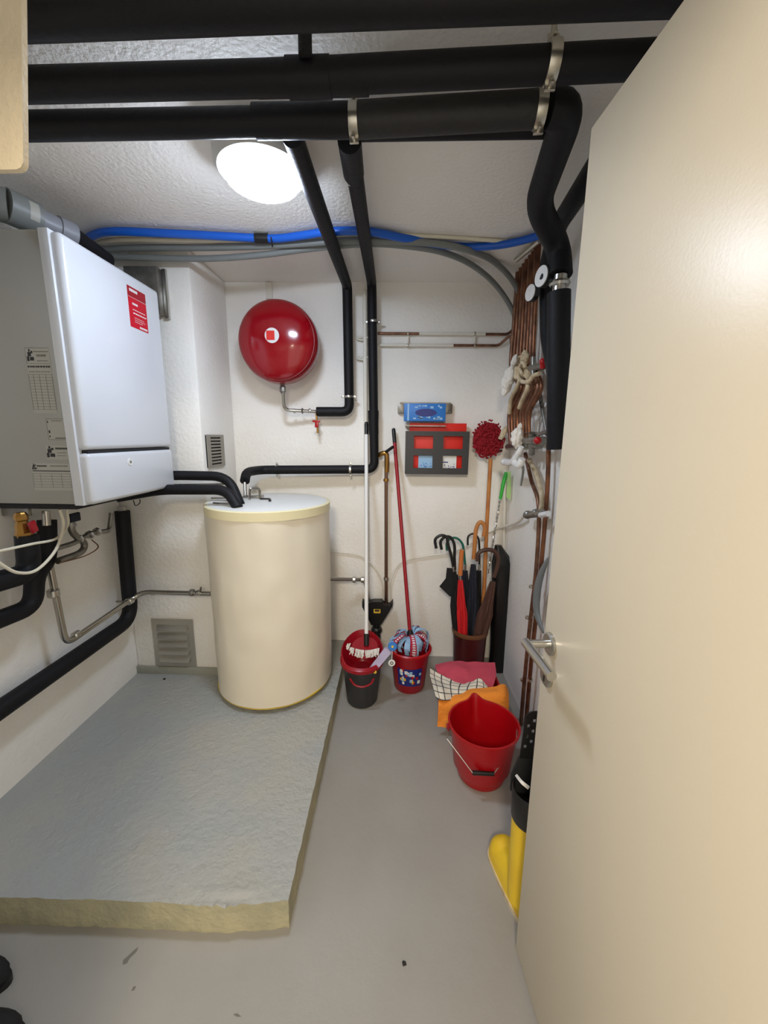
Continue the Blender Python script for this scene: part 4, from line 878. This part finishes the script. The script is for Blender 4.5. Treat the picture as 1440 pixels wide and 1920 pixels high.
for mm_, n_, col in ((m_white, 'white_print', 9), (m_red, 'red_print', 6), (m_lightprint, 'blue_print', 8), (m_yelllabel, 'yellow_print', 4)):
    g = G()
    for k in range(col):
        an = R(-90+r_.uniform(-36, 30)); z = r_.uniform(.065, .15); s = r_.uniform(.012, .024)
        o = curved(V, .087, .1125, z, z+s, an, an+s*8, .0018+.0002*k, 3, 2); g.add(o.v, o.f)
    ob(n_, g, mm_, lbb)
sm = empty('strip_mop', V+Vector((0, 0, .22)), 'strip mop with dark red pole and light blue cloth strips', 'mop')
t0 = P(738, 806, Y=2.36); t1 = P(769, 1190, Y=V.y+.01)
ob('pole', G().tube([t0+(t1-t0)*.06, t1], .0105, 16), m_reddark, sm)
ob('pole_grip', G().tube([t0, t0+(t1-t0)*.065], .0112, 16).ball(t0, .0112, (1, 1, 1), 2), m_black, sm)
ob('mop_socket', G().lathe([(.012, .03), (.022, 0), (.026, -.02), (.012, -.04)], Matrix.Translation(t1), 20), m_black, sm)
r_ = random.Random(2)
for k in range(34):
    an = 2*math.pi*k/34+r_.uniform(-.15, .15); d = Vector((math.cos(an), math.sin(an), 0)); s_ = d.cross(Vector((0, 0, 1)))*r_.uniform(.010, .016)
    top = t1+Vector((0, 0, -.008)); L = r_.uniform(.06, .125); up = r_.uniform(-.01, .035); dp_ = r_.uniform(-.05, -.085)
    side = s_*r_.uniform(-1.2, 1.2)
    q = [top+d*.012, top+d*L*.5+Vector((0, 0, up))+side*.5, top+d*L+Vector((0, 0, up-.025))+side, top+d*(L*.93)+Vector((0, 0, dp_))+side*1.4]
    g = G().sheet([[p-s_*(.6+.2*i), p+s_*(.6+.2*i)] for i, p in enumerate(q)], 5, .007, 55, .003)
    ob('cloth_strip', g, m_redstripe if k % 5 in (1,) else m_lightblue, sm)
# lilac tag brush leaning between the buckets
Yt = 1.90
lb_ = empty('cleaning_brush', P(688, 1266, Y=Yt-.05), 'lilac plastic paddle with blue disc leaning across the two buckets', 'brush')
q = [P(722, 1214, Y=Yt), P(734, 1224, Y=Yt), P(712, 1250, Y=Yt-.03), P(694, 1265, Y=Yt-.05), P(684, 1269, Y=Yt-.05), P(690, 1256, Y=Yt-.04)]
ob('paddle', G().prism(q, (0.002, .008, .002)), m_lilac, lb_)
ob('yellow_dot', G().lathe([(0, 0.001), (.009, .001), (.009, 0)], axm(P(703, 1260, Y=Yt-.047), (0, -1, 0)), 20, cap=False), m_yelllabel, lb_)
dq = P(736, 1212, Y=Yt-.01)
ob('blue_disc', G().lathe([(0, .004), (.022, .004), (.024, 0), (.022, -.006), (0, -.006)], axm(dq, (0, -1, .2)), 28, cap=False), m_bluesticker, lb_)
ob('disc_centre', G().lathe([(0, .006), (.006, .006), (.007, .003)], axm(dq, (0, -1, .2)), 16, cap=False), m_yelllabel, lb_)
tq_ = P(734.5, 1243, Y=Yt-.03)
tg = ob('hang_tag', G().lathe([(0, .002), (.017, .002), (.018, 0), (.017, -.002), (0, -.002)], axm(tq_, (0, -1, .1)), 28, cap=False), m_white, lb_)
ob('tag_print', G().lathe([(.004, .003), (.010, .003), (.010, .002), (.004, .002), (.004, .003)], axm(tq_, (0, -1, .1)), 16, cap=False), m_inkgrey, tg)
ob('tag_cord', G().tube([dq, tq_+Vector((0, 0, .015))], .0015, 6), m_white, lb_)

# ---------------------------------------------------------------- red tub with cloths
tcx, tcy = 0.404, 1.85
tub = empty('laundry_tub', (tcx, tcy, 0), 'red plastic tub full of cloths behind the front bucket', 'tub')
def rrect(hx, hy, r_, z, n=8):
    out = []
    for cx_, cy_, a0 in ((hx-r_, hy-r_, 0), (-hx+r_, hy-r_, 90), (-hx+r_, -hy+r_, 180), (hx-r_, -hy+r_, 270)):
        for k in range(n+1): an = R(a0+90*k/n); out.append(Vector((tcx+cx_+math.cos(an)*r_, tcy+cy_+math.sin(an)*r_, z)))
    return out
lv = [rrect(.001, .001, .0005, .0), rrect(.125, .10, .05, 0), rrect(.135, .11, .055, .01), rrect(.155, .122, .06, .165), rrect(.160, .128, .065, .162), rrect(.160, .128, .065, .172), rrect(.150, .118, .055, .174), rrect(.13, .105, .05, .014), rrect(.001, .001, .0005, .012)]
n = len(lv[0]); ob('tub_body', G().add([p for l in lv for p in l], [(j*n+k, j*n+(k+1) % n, (j+1)*n+(k+1) % n, (j+1)*n+k) for j in range(len(lv)-1) for k in range(n)]), m_red, tub)
def drape(name, rows, m, label, wr=.006, ws=25, th=.006, cat='cloth'):
    return ob(name, G().sheet(rows, 9, wr, ws, th), m, None, label, cat, sharp=60)
drape('pink_towel', [[P(816, 1247, Y=2.0), P(845, 1240, Y=2.0), P(885, 1241, Y=2.0), P(928, 1243, Y=1.99)],
                     [P(818, 1256, Y=1.95), P(850, 1252, Y=1.93), P(890, 1256, Y=1.93), P(930, 1258, Y=1.93)],
                     [P(826, 1268, Y=1.90), P(850, 1272, Y=1.86), P(890, 1276, Y=1.86), P(929, 1272, Y=1.88)],
                     [P(836, 1276, Y=1.86), P(860, 1284, Y=1.82), P(895, 1288, Y=1.81), P(924, 1289, Y=1.82)]], m_pink, 'pink towel folded over the back of the red tub', .008, 18)
drape('checked_cloth', [[P(806, 1252, Y=1.96), P(822, 1262, Y=1.90), P(850, 1276, Y=1.85), P(880, 1280, Y=1.84), P(900, 1272, Y=1.83), P(914, 1288, Y=1.81)],
                        [P(806, 1268, Y=1.92), P(822, 1275, Y=1.86), P(848, 1284, Y=1.80), P(875, 1286, Y=1.80), P(900, 1284, Y=1.80), P(916, 1294, Y=1.79)],
                        [P(811, 1286, Y=1.80), P(826, 1291, Y=1.75), P(848, 1295, Y=1.76), P(872, 1296, Y=1.76), P(898, 1297, Y=1.77), P(917, 1301, Y=1.77)],
                        [P(817, 1308, Y=1.71), P(830, 1313, Y=1.69), P(850, 1312, Y=1.72), P(872, 1308, Y=1.73), P(896, 1306, Y=1.74), P(915, 1309, Y=1.75)]], m_check, 'white and black checked tea towel hanging over the tub front', .003, 30, .003)
drape('orange_towel', [[P(824, 1310, Y=1.74), P(850, 1303, Y=1.75), P(880, 1292, Y=1.78), P(920, 1290, Y=1.77), P(944, 1284, Y=1.78), P(952, 1292, Y=1.78)],
                       [P(822, 1322, Y=1.70), P(850, 1318, Y=1.70), P(880, 1306, Y=1.71), P(920, 1303, Y=1.71), P(942, 1302, Y=1.71), P(953, 1308, Y=1.73)],
                       [P(821, 1345, Y=1.69), P(848, 1345, Y=1.685), P(880, 1335, Y=1.68), P(918, 1330, Y=1.68), P(940, 1325, Y=1.69), P(952, 1325, Y=1.71)],
                       [P(820, 1362, Y=1.685), P(846, 1364, Y=1.68), P(880, 1362, Y=1.675), P(918, 1360, Y=1.675), P(938, 1355, Y=1.68), P(950, 1350, Y=1.70)]], m_orange, 'orange towel hanging over the front of the tub', .007, 22, .008)

# ---------------------------------------------------------------- front red bucket
V = Vector((P(905, 1350, Z=.245).x, 1.475, 0)); RT = .142; RB = .098; HB = .25
fb = empty('red_bucket', V, 'open empty red bucket with wire handle, in front of the cloth tub', 'bucket')
g = G(); n = 96; prof = [(0, 0), (RB-.006, 0), (RB, .008)]+[(RB+(RT-RB)*k/10, .008+(HB-.02)*k/10) for k in range(1, 10)]+[(RT, HB-.012), (RT+.005, HB-.010), (RT+.006, HB), (RT-.002, HB), (RT-.006, HB-.015), (RB+.02, .06), (RB-.006, .012), (0, .010)]
vs = []
for r_, z_ in prof:
    for k in range(n):
        an = 2*math.pi*k/n; da = (an-R(92)+math.pi) % (2*math.pi)-math.pi; sp_ = math.exp(-(da/.16)**2)*.03*max(0, (z_-.12)/.13) if r_ > .05 else 0
        lift = math.exp(-(da/.2)**2)*.012*(z_ > .2)
        vs.append(V+Vector((math.cos(an)*(r_+sp_), math.sin(an)*(r_+sp_), z_+lift)))
g.add(vs, [(j*n+k, j*n+(k+1) % n, (j+1)*n+(k+1) % n, (j+1)*n+k) for j in range(len(prof)-1) for k in range(n)])
ob('bucket_body', g, m_red, fb)
e1 = V+Vector((-RT-.008, -.01, HB-.02)); e2 = V+Vector((RT+.008, .03, HB-.02))
for e, sg in ((e1, -1), (e2, 1)): ob('handle_lug', G().box(e, (.012, .02, .026), .003), m_reddark if sg < 0 else m_steeldull, fb)
gl = P(886, 1449, Y=V.y-.128); gr = P(926, 1451, Y=V.y-.128)
ob('wire_handle', G().tube([e1, P(838, 1385, Y=V.y-.06), gl], .0022, 8).tube([gr, P(968, 1392, Y=V.y-.085), e2], .0022, 8), m_steel, fb)
ob('handle_grip', G().tube([gl, gr], .0085, 14), m_black, fb)

# ---------------------------------------------------------------- yellow boot and black paddle at the door edge
HB2 = Vector((.418, .985, 0))
bt = empty('rubber_boot', HB2, 'yellow rubber boot with black cuff standing behind the door edge', 'boot')
fa = Vector((.432, .918, 0)); fb_ = Vector((.384, 1.172, 0)); fdir = (fb_-fa).normalized(); fs_ = Vector((-fdir.y, fdir.x, 0)); fl_ = (fb_-fa).length
def fw(t):                            # half width of the foot along its length
    base_ = .033+.016*math.sin(min(1, t*1.1)*math.pi*.62) if t < .8 else .049
    e0 = math.sqrt(max(.0, 1-((.12-t)/.12)**2)) if t < .12 else 1; e1_ = math.sqrt(max(0, 1-((t-.78)/.22)**2)) if t > .78 else 1
    return max(.004, base_*e0*e1_)
def fh(t): return (.10 if t < .35 else .10-.032*min(1, (t-.35)/.35))*(math.sqrt(max(.03, 1-((t-.8)/.2)**2)) if t > .8 else 1)*(math.sqrt(max(.05, 1-((.06-t)/.06)**2)) if t < .06 else 1)
g = G(); n = 28; vs = []; K = 30
for j in range(K+1):
    t = j/K; c = fa.lerp(fb_, t)+Vector((0, 0, .014)); w_ = fw(t); h_ = fh(t)
    for k in range(n):
        an = 2*math.pi*k/n; sa = math.sin(an); ca = math.cos(an)
        vs.append(c+fs_*(math.copysign(abs(ca)**.8, ca)*w_)+Vector((0, 0, max(0, sa)**.8*h_ if sa > 0 else 0)))
g.add(vs, [(j*n+k, j*n+(k+1) % n, (j+1)*n+(k+1) % n, (j+1)*n+k) for j in range(K) for k in range(n)]+[tuple(range(n-1, -1, -1)), tuple(range(K*n, K*n+n))])
g.tube(cr([HB2+Vector((0, -.008, .045)), HB2+Vector((0, 0, .11)), HB2+Vector((0, 0, .22)), HB2+Vector((0, 0, .345))]), [.050, .054], 32)
ob('boot_body', g, m_yell, bt, sharp=70)
out = [fa.lerp(fb_, t/20)+fs_*(fw(t/20)+.004) for t in range(21)]+[fa.lerp(fb_, t/20)-fs_*(fw(t/20)+.004) for t in range(20, -1, -1)]
ob('sole', G().prism(out, (0, 0, .015)), m_beigewrap, bt)
ob('cuff', G().lathe([(.0545, .335), (.0555, .325), (.0575, .33), (.060, .42), (.057, .425), (.052, .36), (0, .352)], HB2, 32, cap=False), m_black, bt)
ob('pull_strap', G().sheet([[P(966, 1455, Y=1.0), P(970, 1452, Y=1.0)], [P(976, 1468, Y=.96), P(980, 1464, Y=.96)], [P(990, 1480, Y=.95), P(993, 1475, Y=.95)]], 5, 0, 1, .003), m_whitecloth, bt)
g = G(); a = P(975, 1345, Y=1.03); 
pd = empty('perforated_paddle', HB2+Vector((0, .02, .1)), 'black perforated plastic paddle sticking up out of the yellow boot', 'paddle')
w0 = P(974, 1422, Y=1.03); w1_ = P(996, 1422, Y=1.03); zt = P(980, 1345, Y=1.03).z; W_ = .058; X0 = w0.x
W_ = .062; X0 = w0.x; H_ = zt-w0.z
xs = [0, .007, .016, .0225, .0315, .038, .047, .0535, .062]
zs = [0]; skip = set()
for r in range(6): zs += [H_*(.25+.125*r), H_*(.25+.125*r)+H_*.085]
zs.append(H_)
for r in range(6):
    for i in ((1, 5) if r % 2 == 0 else (3,)): skip.add((i, 1+2*r))
ob('perforated_blade', G().plate(xs, zs, skip, Vector((X0, 1.03, w0.z)), (1, 0, 0), (.06, 0, 1), (0, 1, 0), .004), m_black, pd)
ob('paddle_neck', G().prism([Vector((X0, 1.03, w0.z)), Vector((X0+W_, 1.03, w0.z)), Vector((X0+W_+.02, 1.02, .36)), Vector((X0-.022, 1.02, .38)), Vector((X0-.022, 1.02, .43))], (0, .01, 0)), m_blackcloth, pd)
ob('paddle_tip', G().prism([Vector((X0+H_*.06+.058*(.5+.5*math.cos(R(k*18))), 1.03, zt+.02*math.sin(R(k*18)))) for k in range(11)], (0, .004, 0)), m_black, pd)

# ---------------------------------------------------------------- shoes at the left edge
def shoe(tip, ang, label):
    d = Vector((math.cos(ang), math.sin(ang), 0)); s = Vector((-d.y, d.x, 0)); base = tip-d*.14
    e = empty('shoe', Vector((base.x, base.y, 0)), label, 'shoe', 'black shoes at the left edge of the floor')
    g = G(); n = 28; vs = []; K = 16
    for j in range(K+1):
        t = j/K; c = tip-d*(.28*(1-t)); w_ = .045*math.sqrt(max(.01, 1-abs(2*t-1)**3.5)); h_ = (.07 if t < .35 else .07-.035*(t-.35)/.65)*math.sqrt(max(.02, 1-abs(2*t-1)**5))
        for k in range(n):
            an = 2*math.pi*k/n; vs.append(Vector((c.x, c.y, .012+h_*.5))+s*math.cos(an)*w_+Vector((0, 0, math.sin(an)*h_*.5)))
    g.add(vs, [(j*n+k, j*n+(k+1) % n, (j+1)*n+(k+1) % n, (j+1)*n+k) for j in range(K) for k in range(n)]+[tuple(range(n-1, -1, -1)), tuple(range(K*n, K*n+n))])
    ob('upper', g, m_blackcloth, e, sharp=60)
    out = [tip-d*.14+d*math.cos(2*math.pi*k/32)*.145+s*math.sin(2*math.pi*k/32)*.048 for k in range(32)]
    for p in out: p.z = 0
    ob('sole', G().prism(out, (0, 0, .016)), m_black, e)
a = P(14, 1828, Z=0.03); shoe(Vector((a.x, a.y, 0)), R(5), 'black shoe with toe poking in at the left edge, farther one')
a = P(40, 1930, Z=0.03); shoe(Vector((a.x, a.y, 0)), R(10), 'black shoe at the bottom left corner, nearer one')
for pts in ([(230, 1809), (231, 1800), (238, 1794), (252, 1781), (260, 1775), (256, 1784), (243, 1797), (238, 1806)], [(246, 1858), (250, 1850), (255, 1849), (252, 1856)], [(437, 1902), (445, 1900), (452, 1906), (444, 1906)]):
    ob('scuff_mark', G().prism([P(x, y, Z=.0006) for x, y in pts], (0, 0, .0002)), mat('scuff_grey', rgb(112, 108, 102), .7), bpy.data.objects['floor'])
# small crumbs of debris on the floor
for x, y, s, lb, z in ((308, 1273, .008, 'small dark crumb on the plinth near the vent', PH), (758, 1806, .006, 'small dark crumb on the floor in the middle', 0)):
    ob('debris_crumb', G().ball(P(x, y, Z=z+s*.4), s, (1, .8, .6), 2, jit=.5), m_dirt, None, lb, 'crumb')
